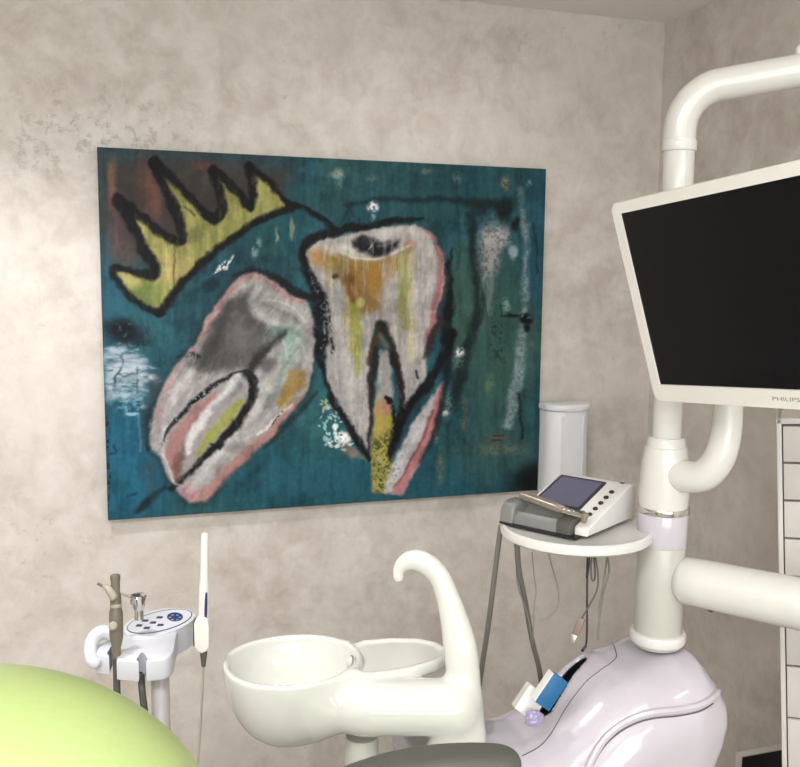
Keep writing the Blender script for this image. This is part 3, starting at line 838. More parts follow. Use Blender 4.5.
# lower tube, collar
MB().add(*lathe(ring_prof(.0450, col_h(650), col_h(545), .001), (AX, AY, 0))).build('lower_column', COLG, DU)
MB().add(*lathe(ring_prof(.053, col_h(646.5), col_h(636), .004), (AX, AY, 0))).build('base_collar', WHITE, DU)
# tray hub + tray
hub = MB().add(*lathe(ring_prof(.0470, col_h(549), col_h(516), .002), (AX, AY, 0)))
hub.build('tray_hub', LILAC, DU)
TC = np.array([.861, 1.534]); TR = .146
tp = [(TR - .02, HT - .022), (TR - .006, HT - .021), (TR - .001, HT - .017), (TR, HT - .010), (TR - .002, HT - .003), (TR - .006, HT), (TR - .010, HT - .0015), (TR - .02, HT - .004), (.0, HT - .004)]
tm = MB().add(*lathe([(.0, HT - .02)] + tp, (TC[0], TC[1], 0), ns=72))
br = np.array([AX, AY]) - TC; bl = np.linalg.norm(br); bd = br / bl
tm.add(*rbox((TC[0] + bd[0] * .125, TC[1] + bd[1] * .125, HT - .013), (.07, .075, .016), [(bd[0], bd[1], 0), (-bd[1], bd[0], 0), (0, 0, 1)], .006))
tm.build('tray', WHITE, DU)
MB().add(*lathe(ring_prof(.0485, col_h(516), col_h(510), .0015), (AX, AY, 0))).build('chrome_ring', CHROME, DU)
# upper housing, flared shoulder
z = col_h
hp = [(.0455, z(511)), (.0472, z(500)), (.0470, z(480)), (.0440, z(462)), (.0395, z(450)), (.0372, z(449)), (.0355, z(442)), (.033, z(440))]
MB().add(*lathe(hp, (AX, AY, 0))).build('column_housing', TUBEW, DU)
# J shaped monitor arm rising from the housing
jp = [at(664, 469, 1.735), at(684, 476, 1.70), at(704, 475, 1.67), at(719, 458, 1.655), at(726, 432, 1.65), at(728, 405, 1.65), at(729, 360, 1.65), at(729, 320, 1.65)]
MB().add(*tube(jp, [.034, .031, .029, .028, .027, .026, .026, .026], 20)).build('monitor_arm', TUBEW, DU)
# lamp pole, ring and overhead arm
hj = float(atY(678, 146, AY)[2])
MB().add(*lathe(ring_prof(.0275, z(443), hj, .001), (AX, AY, 0))).build('lamp_pole', TUBEW, DU)
MB().add(*lathe(ring_prof(.0305, hj - .010, hj + .010, .003), (AX, AY, 0))).build('pole_ring', WHITE, DU)
ha = float(atY(690, 92, AY)[2])
pe = at(800, 70.5, 1.60)
dl = nrm(pe - np.array([AX, AY, ha]))
A0 = np.array([AX, AY, 0.])
print('lamp arm end', pe, 'dist', np.linalg.norm(pe - CAM), 'hj,ha', hj, ha)
el = [A0 + (0, 0, hj), A0 + (0, 0, ha - .065)]
for a in (20, 40, 60, 80): el.append(A0 + np.array([0, 0, ha - .065]) + dl * .065 * (1 - math.cos(math.radians(a))) + np.array([0, 0, .065 * math.sin(math.radians(a))]))
el += [A0 + np.array([0, 0, ha]) + dl * .065 + dl * s for s in (.01, .15, .3, .5)]
MB().add(*tube(el, .029, 24, 2)).build('lamp_arm', TUBEW, DU)
kn = atZ(800, 55, ha + .035)
MB().add(*lathe([(.008, -.01), (.010, 0), (.010, .012), (.006, .017)], pe + np.array([.0, 0, .026]))).build('arm_knob', WHITE, DU)
# delivery arm leaving to the right
h1 = float(at(672, 582, 1.72)[2])
p1 = atZ(800, 604, h1)
d1 = nrm(np.array([p1[0] - AX, p1[1] - AY, 0]))
print('delivery arm end', p1)
s0 = A0 + np.array([0, 0, h1])
MB().add(*tube([s0 + d1 * .050, s0 + d1 * .2, s0 + d1 * .42], [.045, .046, .047], 28, 3)).build('delivery_arm', TUBEW, DU)
pc = onto(bvh_of(*[o for o in DU.children if o.name.startswith('delivery_arm')]), 707, 612.5)
if pc is None: pc = s0 + d1 * .1 - np.array([0, 0, .045])
MB().add(*rbox(pc - np.array([0, 0, .001]), (.012, .012, .006), bev=.002)).build('arm_screw', BLACK, DU)
# ------------------------------------------------------------------ cuspidor
BC = np.array([.309, 1.559, .908])
CZ = 1.62
sp_px = [(398.5, 577, 5.3), (399, 570, 6), (403, 564, 7.8), (411, 560, 9.8), (421, 561, 10.8), (432, 568, 11), (441, 580, 11), (448, 598, 12), (455, 622, 14.5), (460, 645, 16.8), (463, 672, 17), (464, 700, 17.5), (465, 735, 18)]
spts = [at(x, y, CZ) for x, y, r in sp_px]; srad = [r / F * CZ for x, y, r in sp_px]
q = catmull([np.append(p, r) for p, r in zip(spts, srad)], 4)
spts = [k[:3] for k in q]; srad = [k[3] for k in q]
cb = at(466, 765, CZ)
n0 = at(372, 706, 1.60); n1 = at(448, 706, 1.60)
pl_px = [(330, 650), (362, 639), (390, 636.5), (420, 637), (438, 641), (449, 648), (448, 655), (437, 661), (413, 668), (390, 672), (368, 675), (345, 678)]
PZ = .900
plat = [tuple(atZ(x, y, PZ)[:2]) for x, y in pl_px]
def f_cus(P):
    z_ = P[:, 2]
    bowl = ((np.abs((P - BC) / np.array([.124, .113, .154])) ** 2.25).sum(1) ** (1 / 2.25) - 1) * .118
    bowl = smax(bowl, z_ - BC[2], .006)
    d = sd_cone(P, n0, n1, .040, .040)
    nb = sd_box(P, (n0 + n1) / 2 + np.array([.0, .004, -.003]), (.118, .050, .0425), .040, [nrm(n1 - n0), nrm(np.cross([0, 0, 1.], nrm(n1 - n0))), (0, 0, 1)])
    d = smin(d, nb, .02)
    d = smin(d, sd_cone(P, at(322, 700, 1.62), n0, .062, .040), .02)
    p2 = sd_poly2(P[:, 0], P[:, 1], plat)
    pz = np.abs(z_ - (PZ - .012)) - .004
    qq = np.stack([np.maximum(p2 + .008, 0), np.maximum(pz, 0)], 1)
    pd = np.linalg.norm(qq, axis=1) + np.minimum(np.maximum(p2 + .008, pz), 0) - .008
    d = smin(d, pd, .018)
    colm = sd_cone(P, spts[-1], cb, srad[-1], .034)
    d = smin(d, colm, .025)
    d = smin(d, sd_cone(P, at(458, 705, 1.615), at(449, 772, 1.62), .034, .053), .025)
    sp = sd_chain(P, spts, srad)
    d = smin(d, sp, .016)
    d = smin(d, bowl, .022)
    cav = sd_ell(P, BC + np.array([0, 0, .004]), (.1145, .1035, .092))
    d = smax(d, -cav, .006)
    dish = smax(p2 + .013, np.abs(z_ - (PZ + .012)) - .0165, .004)
    outb = np.hypot(P[:, 0] - BC[0], (P[:, 1] - BC[1]) * 1.09) - .126
    keep = np.minimum(sp, colm) - .004
    dish = smax(smax(dish, -outb, .006), -keep, .006)
    return smax(d, -dish, .006)
V, Fc = surface(f_cus, (.16, 1.30, .66), (.66, 1.72, 1.15), .0044)
CU = thing('cuspidor', 'white glazed spittoon basin with swan-neck water spout beside the painting wall', 'cuspidor', (float(cb[0]), float(cb[1]), float(cb[2]) - .06))
cus = link_mesh('basin', V, Fc, CERAM, CU)
# rinse nozzle in the bowl wall, with its dark ring
CBV = bvh_of(cus)
nz = onto(CBV, 351, 662)
nd = nrm(BC + np.array([0, 0, .01]) - nz) if nz is not None else np.array([-1., 0, 0])
if nz is None: nz = BC + np.array([.11, 0, -.02])
MB().add(*lathe([(.0125, -.004), (.0125, .001), (.011, .002)], nz, nd, 24)).build('nozzle_ring', GREYM, CU)
MB().add(*lathe([(.0105, -.004), (.0105, .004), (.008, .007), (.003, .008)], nz, nd, 24)).build('rinse_nozzle', CERAM, CU)
# drain under the bowl and foot of the column
MB().add(*lathe([(.012, -.05), (.016, -.012), (.016, 0)], BC + np.array([-.02, 0, -.088]), None, 20)).build('drain', CHROME, CU)
dp = at(362, 735, 1.66)
MB().add(*lathe(ring_prof(.030, -.20, .0, .003), dp)).build('drain_housing', COLG, CU)
MB().add(*lathe(ring_prof(.036, -.10, .005, .004), cb)).build('column_foot', LILAC, CU)

# ------------------------------------------------------------------ monitor
L_, W_ = .352, .565
z0 = 4.43 * L_
mo = at(612.5, 204, z0)
ma = nrm(cdir(.437, .027, -.899)); mbv = cdir(.263, .952, .157); mbv = nrm(mbv - ma * mbv.dot(ma))
mn = np.cross(ma, mbv)                     # check direction: should point away from the viewer
if mn.dot(mo - CAM) < 0: mn = -mn
def mp(s, t, d=0.): return mo + ma * s + mbv * t + mn * d
MO = thing('monitor', 'flat white-framed monitor with black screen mounted on the dental unit arm', 'monitor', [float(v) for v in mp(W_ / 2, L_, .03)])
def rrect(x0, y0, x1, y1, r, n=6):
    out = []
    for cx_, cy_, a0 in ((x1 - r, y1 - r, 0), (x0 + r, y1 - r, 90), (x0 + r, y0 + r, 180), (x1 - r, y0 + r, 270)):
        for k in range(n + 1):
            a = math.radians(a0 + 90 * k / n); out.append((cx_ + r * math.cos(a), cy_ + r * math.sin(a)))
    return out
fr = (mo, ma, mbv, mn)
MB().add(*prism(rrect(0, 0, W_, L_, .014), .0, .034, fr, .004)).build('housing', CREAM, MO)
MB().add(*prism(rrect(.12, .06, W_ - .12, L_ - .06, .03), .034, .06, fr, .008)).build('back_cover', CREAM, MO)
# bezel: rounded frame with a screen opening
def frame_mesh(out, inn, z0_, z1_, fr):
    o, u_, v_, w_ = fr
    n = len(out)
    V = []
    for ring_, zz in ((out, z1_), (out, z0_ + .003), ([(x + (W_ / 2 - x) * .006, y + (L_ / 2 - y) * .008) for x, y in out], z0_), (inn, z0_), (inn, z1_)):
        V += [o + u_ * x + v_ * y + w_ * zz for x, y in ring_]
    Fc = []
    for k in range(4):
        for j in range(n): Fc.append([k * n + j, (k + 1) * n + j, (k + 1) * n + (j + 1) % n, k * n + (j + 1) % n])
    return V, Fc
inn = (.0195, .0185, W_ - .0195, L_ - .030)
MB().add(*frame_mesh(rrect(-.001, -.001, W_ + .001, L_ + .001, .015), rrect(*inn, .002), -.006, .004, fr)).build('bezel', CREAM, MO, 50)
MB().add(*prism([(inn[0] - .001, inn[1] - .001), (inn[2] + .001, inn[1] - .001), (inn[2] + .001, inn[3] + .001), (inn[0] - .001, inn[3] + .001)], -.0025, .003, fr)).build('screen', SCREEN, MO)
# mount block joining the arm
je = jp[-1]
mc = mp(W_ * .5, L_ * .5, .058)
mt_ = MB().add(*prism(rrect(W_ / 2 - .05, L_ / 2 - .05, W_ / 2 + .05, L_ / 2 + .05, .01), .058, .075, fr, .003))
mt_.add(*tube([mp(W_ * .5, L_ * .5, .07), je], .018, 14, 0))
mt_.build('mount', GREYM, MO)
# lettering
tcu = bpy.data.curves.new('lettering', 'FONT'); tcu.body = 'PHILIPS'; tcu.size = 1; tcu.extrude = .03
to = bpy.data.objects.new('lettering_src', tcu); COL.objects.link(to)
dg = bpy.context.evaluated_depsgraph_get()
tme = bpy.data.meshes.new_from_object(to.evaluated_get(dg))
tv = np.array([v.co[:] for v in tme.vertices]); tf = [list(p.vertices) for p in tme.polygons]
bpy.data.objects.remove(to)
wx = tv[:, 0].max() - tv[:, 0].min(); hy = tv[:, 1].max() - tv[:, 1].min()
tx = (tv[:, 0] - tv[:, 0].min()) / wx * .050 + .262; ty = L_ - .0125 - (tv[:, 1] - tv[:, 1].min()) / hy * .0062
TV = mo + tx[:, None] * ma + ty[:, None] * mbv - (.0062 + (tv[:, 2:3] - tv[:, 2].min()) * .004) * mn
link_mesh('lettering', TV, tf, TEXT, MO, smooth=False)

# ------------------------------------------------------------------ motor device on the tray, with handpiece
o2 = atZ(500.5, 522, HT)[:2]; fR = atZ(580.5, 539.5, HT)[:2]
du = nrm(np.array([*(fR - o2), 0])); dv = np.array([-du[1], du[0], 0.]); dv = dv if dv[0] > 0 else -dv
WD, DD = float(np.linalg.norm(fR - o2)), .190
do = np.array([o2[0] + .013, o2[1] - .0045, HT + .0006])
print('device', o2, fR, WD)
dp_ = lambda a_, b_, c_: do + du * a_ + dv * b_ + np.array([0, 0, c_])
DV = thing('endodontic_motor', 'white wedge-shaped motor console with small screen and six black buttons on round tray', 'dental motor', [float(v) for v in do])
ZV = np.array([0, 0, 1.])
side = lambda a0, a1, pr, m, nm, bev=.003: MB().add(*prism(pr, a0, a1, (do, dv, ZV, du), bev)).build(nm, m, DV)
con = MB().add(*prism([(.046, .004), (.046, .030), (.050, .0345), (.165, .0725), (.176, .0725), (.186, .068), (.190, .058), (.190, .004)], .016, WD - .013, (do, dv, ZV, du), .003))
con.add(*prism([(.000, .004), (.000, .014), (.004, .0195), (.165, .0725), (.176, .0725), (.186, .068), (.190, .058), (.190, .004)], WD - .030, WD, (do, dv, ZV, du), .004))
con.build('console', WHITE, DV)
fb, fc = (.050, .0345), (.165, .0725)
sl = nrm(dv * (fc[0] - fb[0]) + np.array([0, 0, fc[1] - fb[1]])); sn = np.cross(du, sl); sn = sn if sn[2] > 0 else -sn
slen = math.hypot(fc[0] - fb[0], fc[1] - fb[1])
so = dp_(0, fb[0], fb[1])
sf = (so, du, sl, sn)
MB().add(*prism(rrect(.024, .002, .128, slen - .006, .004), -.002, .0015, sf)).build('screen_bezel', LCDB, DV)
MB().add(*prism(rrect(.030, .008, .122, slen - .013, .003), .0005, .0022, sf)).build('screen', LCD, DV)
for k in range(6):
    t = -.0275 + (slen - .010) * k / 5
    MB().add(*lathe([(.0050, -.001), (.0050, .002), (.0040, .003)], so + du * .1535 + sl * t, sn, 20)).build('button', BLACK, DV)
# grey handpiece cradle in front
side(-.004, WD - .031, [(-.012, .0), (-.008, .018), (.000, .026), (.012, .020), (.026, .022), (.045, .036), (.045, .0)], GREYM, 'cradle')
side(-.010, .022, [(-.016, .0), (-.014, .026), (-.004, .040), (.010, .043), (.034, .043), (.050, .036), (.052, .0)], GREYM, 'cradle_end', .006)
side(WD - .062, WD - .0305, [(-.012, .0), (-.011, .024), (-.004, .029), (.045, .038), (.045, .0)], GREYD, 'cradle_end', .003)
MB().add(*rbox(dp_(WD / 2 - .012, .03, .0018), (WD - .01, .10, .0034), [du, dv, (0, 0, 1)], .001)).build('base_plate', BLACK, DV)
HPz = .0465
h_a = atZ(512, 499, HT + .052); h_b = atZ(592, 523, HT + .052)
h_a = dp_(.026, .014, .0535); h_b = dp_(.152, .000, .0415)
HP = thing('handpiece', 'slim bronze and steel contra-angle handpiece resting in the grey cradle', 'dental handpiece', [float(v) for v in (h_a + h_b) / 2])
hd_ = nrm(h_b - h_a); hl = float(np.linalg.norm(h_b - h_a))
MB().add(*lathe([(.006, -.006), (.0095, -.003), (.0100, .01), (.0095, hl * .5), (.0088, hl * .72), (.007, hl * .78)], h_a, hd_, 24)).build('motor_sleeve', BRONZE, HP)
MB().add(*lathe([(.0070, hl * .76), (.0078, hl * .80), (.0062, hl * .84), (.0072, hl * .88), (.0055, hl * .94), (.0048, hl * 1.12)], h_a, hd_, 20)).build('angle_neck', CHROME, HP)
hh = h_a + hd_ * hl * 1.13
MB().add(*lathe([(.0045, -.010), (.0060, -.006), (.0060, .007), (.004, .009)], hh, nrm(np.array([.25, -.1, .96])), 16)).build('head', BRONZE, HP)

# ------------------------------------------------------------------ wall dispenser behind the tray
ql = atY(546.5, 410, D - .08); qr = atY(587.5, 410, D - .08)
dw = qr[0] - ql[0]; ht_ = atY(563, 411, D - .10)[2]; hb_ = atY(563, 512, D - .10)[2]
dcx = float((ql[0] + qr[0]) / 2)
DI = thing('cup_dispenser', 'tall white lidded dispenser fixed to the wall right of the painting', 'dispenser', (dcx, D - .06, float(hb_)))
def ushape(w, d, r, n=8):
    out = [(-w / 2, 0)]
    for a0, sx in ((180, -1), (270, 1)):
        for k in range(n + 1):
            a = math.radians(a0 + 90 * k / n)
            out.append((sx * (w / 2 - r) + r * math.cos(a), -d + r + r * math.sin(a)))
    out.append((w / 2, 0))
    return out
wf = (np.array([dcx, D - .036, 0]), (1, 0, 0), (0, 1, 0), (0, 0, 1))
MB().add(*prism(ushape(dw, .085, .05), float(hb_), float(ht_), wf, .004)).build('body', DISPM, DI)
MB().add(*prism(ushape(dw + .012, .093, .055), float(ht_) + .001, float(ht_) + .022, wf, .006)).build('lid', DISPM, DI)
MB().add(*rbox((dcx + dw * .2, D - .0185, float(hb_ + ht_) / 2), (dw * .5, .036, float(ht_ - hb_) * .7), None, .003)).build('wall_bracket', DISPM, DI)
for sx in (-.25, .25):
    MB().add(*rbox((dcx + sx * dw, D - .1215, float(hb_ + ht_) / 2), (.004, .004, float(ht_ - hb_) - .03), bev=.0012)).build('rib', DISPM, DI)

# ------------------------------------------------------------------ cords under the tray
def cord(name, label, pts, r, m, group=None, ns=10):
    pts = [np.array(p, float) for p in pts]
    o = MB().add(*tube(pts, r, ns, 5)).build(name, m, origin=pts[0])
    return tag(o, label, 'cord', group)
ZC = 1.74
U = HT - .0215
def hang(pxs, z): return [at(x, y, z) for x, y in pxs]
zz = 1.80
cord('hose', 'thick grey hose hanging from the left edge of the round tray', [at(x, y, z_) for x, y, z_ in [(501, 526, 1.83), (499, 540, 1.84), (494, 580, 1.86), (489, 620, 1.89), (483, 660, 1.93), (479, 690, 1.96), (477, 730, 1.98), (476, 790, 2.0)]], .0056, GREYH)
cord('hose', 'thick grey hose under the tray slanting down behind the blue box', [at(x, y, z_) for x, y, z_ in [(517, 545, 1.76), (519, 570, 1.80), (525, 600, 1.85), (532, 640, 1.91), (539, 668, 1.94), (543, 700, 1.97), (546, 740, 2.0)]], .0056, GREYH)
cord('cable', 'thin grey cable curving beside the slanting thick hose', hang([(518, 548), (516.5, 565), (518, 585), (523, 602), (529, 620), (532, 645)], 1.815), .0016, GREYH)
cord('cable', 'pale thin cable hanging straight right of the slanting hose', hang([(532, 552), (534, 575), (536, 590), (534, 610), (533, 640)], 1.80), .0012, CABLEM)
cord('cable', 'thin beige cable curling left under the middle of the tray', hang([(548, 551), (553, 570), (558, 588), (558, 605), (550, 616), (540, 621)], 1.76), .0014, CABLEM)
KB = thing('cable', 'black cable with a plug end hanging straight from the tray', 'cord', [float(v) for v in at(588, 554, 1.70)])
MB().add(*tube(hang([(588.5, 554), (587.5, 570), (587, 600), (587, 630), (586, 645), (583, 650)], 1.70), .0018, 8)).build('wire', BLACK, KB)
MB().add(*tube(hang([(588.5, 553), (588, 566), (587, 578)], 1.70), [.0035, .0032, .0022], 10)).build('strain_relief', BLACK, KB)
MB().add(*tube(hang([(586, 646), (582, 651)], 1.70), .0026, 8)).build('jack', BLACK, KB)
UB = thing('usb_cable', 'dark grey cable ending in a brown metal plug, crossing the black cable', 'cord', [float(v) for v in at(595, 554, 1.69)])
MB().add(*tube(hang([(592, 553), (591, 568), (592, 580), (595, 577), (594, 556)], 1.69) + hang([(595, 554), (598, 575), (597, 590), (590, 604), (582, 618)], 1.685), .0017, 8)).build('wire', GREYD, UB)
ua = at(582, 618, 1.685); ub = at(575, 635, 1.685); uc = at(571.5, 642, 1.685)
ud = nrm(ub - ua); us = nrm(np.cross(ud, ray(575, 630)))
MB().add(*rbox((ua + ub) / 2, (.013, .007, float(np.linalg.norm(ub - ua))), [us, np.cross(ud, us), ud], .002)).build('plug_grip', mat('brown_grey_plastic', (122, 106, 96), .45), UB)
MB().add(*rbox((ub + uc) / 2, (.010, .0045, float(np.linalg.norm(uc - ub)) + .003), [us, np.cross(ud, us), ud], .0006)).build('plug', BRONZE, UB)
cord('cable', 'looped grey cable hanging from the tray nearest the column', hang([(608, 552), (604, 580), (600, 605), (599, 625), (598, 640), (599, 622), (603, 596), (609, 570), (607, 553)], 1.70), .0017, GREYH)

# ------------------------------------------------------------------ boxes in the pocket
def carton(name, label, pts, dz, m_top, m_side, mname='carton'):
    return None
bu = nrm(cdir(.58, -.81, .10))
bw = nrm(cdir(-.76, -.64, -.10)); bw = nrm(bw - bu * bw.dot(bu))
bt = np.cross(bw, bu)
def card_box(name, label, c, size, ax, m, ms):
    V, Fc = rbox(c, size, ax, .0012, 2)
    org = np.array(c)
    t = thing(name, label, 'box', [float(v) for v in c])
    MB().add(V, Fc).build('carton', m, t)
    # pale end flap on the upper edge
    fl = np.array(c) + np.array(ax[1]) * (size[1] / 2 + .0006)
    MB().add(*rbox(fl, (size[0] * .98, .0015, size[2] * .96), ax, 0)).build('end_panel', ms, t)
    return t
card_box('carton', 'small blue carton leaning in the pocket of the unit base', at(549.5, 690, 1.62), (.060, .032, .026), [bu, bw, bt], BLUE, WCARD)
card_box('carton', 'plain white carton behind the blue one in the base pocket', at(530, 701, 1.65), (.050, .040, .022), [bu, bw, bt], WCARD, WCARD)
# lilac crumpled wrapper
bm = bmesh.new(); bmesh.ops.create_icosphere(bm, subdivisions=3, radius=.018)
rs = random.Random(8)
for v_ in bm.verts:
    v_.co *= 1 + rs.uniform(-.14, .14); v_.co.z *= .8; v_.co.y *= .7
V, Fc = bm_out(bm)
pw = at(534, 718, 1.62)
o = link_mesh('wrapper', np.array(V) + pw, Fc, LILACB, smooth=False, origin=pw)
tag(o, 'crumpled lilac plastic wrapper below the white carton', 'wrapper')

# ------------------------------------------------------------------ assistant instrument holder
HZ = 1.65
hp0 = at(140, 650, HZ); HTOP = float(hp0[2])
IH = thing('instrument_holder', 'white instrument holder head with oval keypad on a grey post', 'instrument holder', [float(v) for v in at(160, 690, HZ + .02)])
pz = lambda x, y, h=HTOP: tuple(atZ(x, y, h)[:2])
plan = [(95, 653), (109, 655), (109.5, 644), (117.5, 644), (116.5, 659), (138.5, 661), (138.5, 652), (146, 652), (146, 660.5), (163, 659), (170, 656), (173, 651), (175, 640), (178, 632), (165, 628), (140, 627), (118, 630), (111, 634), (110, 641), (97, 645)]
HH = .040
wz = (np.zeros(3), (1, 0, 0), (0, 1, 0), (0, 0, 1))
hm = MB().add(*prism([pz(*p) for p in plan], HTOP - HH, HTOP, wz, .004))
hm.build('holder_plate', COOLW, IH, 50)
MB().add(*tube([at(114, 634, HZ + .03), at(104, 632, HZ + .03), at(95, 637, HZ + .02), at(90.5, 648, HZ), at(92, 660, HZ - .02), at(97, 664, HZ - .02)], [.013, .0135, .013, .012, .0115, .010], 16)).build('hook_loop', COOLW, IH)
# oval console body with keypad
HK = HTOP + .004
def oval(cx_, cy_, a_, b_, rot, n=40):
    c_, s_ = math.cos(rot), math.sin(rot)
    return [pz(cx_ + a_ * math.cos(t) * c_ - b_ * math.sin(t) * s_, cy_ + a_ * math.cos(t) * s_ + b_ * math.sin(t) * c_, HK) for t in [2 * PI * k / n for k in range(n)]]
ROT = -.23
MB().add(*prism(oval(159, 622, 37, 12.5, ROT), HTOP - .046, HK, wz, .005)).build('keypad_body', COOLW, IH, 50)
MB().add(*prism(oval(159.5, 621.5, 33.5, 10, ROT), HK - .001, HK + .0006, wz)).build('keypad_outline', NAVY, IH)
MB().add(*prism(oval(159.5, 621.5, 32.6, 9.3, ROT), HK - .001, HK + .0009, wz)).build('keypad_face', COOLW, IH)
for x, y in ((139, 625.5), (145.2, 620.6), (146.8, 628), (153, 622.6), (159.6, 617.4), (160.4, 625)):
    c_ = atZ(x, y, HK + .0012)
    MB().add(*rbox(c_, (.0114, .0094, .0018), [(.95, -.31, 0), (.31, .95, 0), (0, 0, 1)], .0006, 2)).build('key', NAVY, IH)
MB().add(*prism([pz(175 + 8 * math.cos(t), 617.5 + 4.4 * math.sin(t), HK) for t in [2 * PI * k / 24 for k in range(24)]], HK, HK + .0016, wz)).build('display', NAVY, IH)
for k in range(6):
    a_ = 2 * PI * k / 6
    MB().add(*rbox(atZ(175 + 5 * math.cos(a_), 617.5 + 2.6 * math.sin(a_), HK + .0020), (.0050, .0046, .0020), None, .0005, 2)).build('display_mark', BLUEP, IH)
# bracket on the right, post
wk = at(203, 632, HZ - .014)
MB().add(*prism(rrect(-.0125, -.034, .0125, .031, .011), -.013, .013, (wk, (.95, -.31, 0), (0, 0, 1), (.31, .95, 0)), .004)).build('wand_bracket', CREAM, IH, 50)
MB().add(*rbox(at(195.5, 632, HZ - .004), (.004, .022, .046), [(.95, -.31, 0), (.31, .95, 0), (0, 0, 1)], .001)).build('bracket_gap', GREYD, IH)
pp = at(160, 675, HZ + .02)
ptop = np.array([pp[0], pp[1], HTOP - HH + .004])
MB().add(*tube([ptop, ptop * [1, 1, 0] + np.array([0, 0, .03])], .0165, 20, 0)).build('post', PANEL, IH)
MB().add(*lathe([(.12, 0), (.12, .012), (.10, .022), (.02, .034)], ptop * [1, 1, 0], None, 40)).build('foot', PANEL, IH)

# suction / syringe handle in the left slot
SY = thing('syringe_handle', 'olive-grey air-water syringe handle upright in the left slot of the holder', 'dental syringe', [float(v) for v in at(114, 655, HZ - .01)])
s_t = at(115.2, 575, HZ - .005); s_b = at(116.5, 641, HZ - .02)
sd = nrm(s_b - s_t); sL = float(np.linalg.norm(s_b - s_t))
MB().add(*lathe([(.005, -.002), (.0088, 0), (.0092, .006), (.0080, .012), (.0078, .03), (.0098, .040), (.0100, .052), (.0092, .056), (.0120, .066), (.0122, .08), (.0122, sL - .01), (.0105, sL), (.0075, sL + .012), (.0065, sL + .030)], s_t, sd, 24)).build('handle', OLIVE, SY)
MB().add(*lathe([(.0100, .0515), (.0106, .053), (.0106, .056), (.0100, .0575)], s_t, sd, 24)).build('ring', BEIGE, SY)
MB().add(*tube([at(104, 586, HZ - .02), at(109, 590, HZ - .025), at(114, 598, HZ - .025)], [.004, .007, .0075], 12)).build('lever', BEIGE, SY)
MB().add(*tube([at(98, 583.5, HZ - .02), at(105, 587.5, HZ - .02)], .0028, 10, 0)).build('lever_tip', OLIVE, SY)
MB().add(*lathe([(.005, 0), (.008, .003), (.008, .008), (.005, .011)], at(113, 626, HZ - .030), -nrm(ray(113, 626)), 16)).build('thumb_button', BEIGE, SY)
MB().add(*tube([at(116.4, 648, HZ - .012), at(116.6, 668, HZ - .012), at(117, 690, HZ - .012), at(118.5, 712, HZ - .012), at(122, 760, HZ - .012)], .0062, 12)).build('hose', GREYD, SY)
# chrome syringe behind
CS = thing('chrome_nozzle', 'small chrome cup-shaped nozzle with a thin side tube behind the keypad', 'dental nozzle', [float(v) for v in at(139, 615, HZ + .06)])
MB().add(*lathe([(.0085, -.006), (.0085, .012), (.0100, .014), (.0135, .032), (.0150, .038), (.0135, .041), (.008, .039)], at(139, 616, HZ + .06), None, 24)).build('cup', CHROME, CS)
MB().add(*tube([at(119, 593.5, HZ + .045), at(127, 596, HZ + .05), at(134, 598.5, HZ + .055)], .0022, 8)).build('side_tube', BRONZE, CS)
MB().add(*lathe([(.0045, -.004), (.0045, .004)], at(132.5, 602, HZ + .05), None, 12)).build('joint', CHROME, CS)
# second hose, hanging from the middle slot
HO = tag(MB().add(*tube([at(141.5, 671, HZ + .002), at(141.5, 679, HZ - .008), at(142, 690, HZ - .016), at(144, 706, HZ - .014), at(148, 740, HZ - .01), at(152, 780, HZ)], [.005, .0062, .0062, .0062, .006, .006], 12)).build('suction_hose', GREYD, origin=at(142, 656, HZ)), 'dark grey hose hanging from the middle slot of the holder', 'hose')
# white wand
WN = thing('intraoral_camera', 'slim white wand upright in the right bracket of the holder', 'dental camera', [float(v) for v in at(203, 650, HZ - .015)])
wt = at(205, 532.5, HZ - .01); wb = at(203.5, 645, HZ - .012)
wd_ = nrm(wb - wt); wl = float(np.linalg.norm(wb - wt))
MB().add(*lathe([(.003, 0), (.0062, .002), (.0068, .006), (.0070, .05), (.0078, .08), (.0098, .11), (.0100, wl * .75), (.0095, wl)], wt, wd_, 24)).build('wand', WHITE, WN)
fwd = -nrm(ray(206, 600))
MB().add(*tube([at(206.3, 593, HZ - .020), at(206.0, 606, HZ - .022), at(205.6, 619, HZ - .022)], [.0018, .0026, .0022], 10)).build('button_strip', NAVY, WN)
MB().add(*tube([at(203.5, 648, HZ - .012), at(203.6, 656, HZ - .012), at(203.6, 666, HZ - .012)], [.0075, .006, .0038], 12)).build('strain_relief', GREYD, WN)
MB().add(*tube([at(203.6, 664, HZ - .012), at(202.5, 690, HZ - .012), at(200.5, 725, HZ - .012), at(198, 765, HZ - .012), at(197, 800, HZ - .012)], .0021, 8)).build('cable', mat('pale_cable', (160, 154, 140), .5), WN)

# ------------------------------------------------------------------ dental chair
CH = thing('dental_chair', 'lime green padded dental chair with dark grey armrest in the foreground', 'dental chair', (.25, .86, 0))
bc = at(-32, 880, .86)
k_ = .86 / F
ru, rv = 259 * k_, 210 * k_
e1 = nrm(cdir(1, 0, 0) * [1, 1, 0]); e3 = np.array([0, 0, 1.]); e2 = np.cross(e3, e1)
def f_back(P):
    q_ = (P - bc)
    a_ = np.abs(q_ @ cdir(1, 0, 0)) / ru; b_ = np.abs(q_ @ cdir(0, -1, 0)) / rv; c_ = np.abs(q_ @ cdir(0, 0, 1)) / .17
    n_ = np.sqrt(a_ ** 2 + b_ ** 2 + c_ ** 2)
    return (n_ - 1) * rv * .8
V, Fc = surface(f_back, bc - .32, bc + .32, .016)
link_mesh('backrest', V, Fc, GREEN, CH)
seat_c = np.array([.42, .86, .56])
V, Fc = rbox(seat_c, (.95, .50, .12), None, .055, 6)
MB().add(V, Fc).build('seat', GREEN, CH, 60)
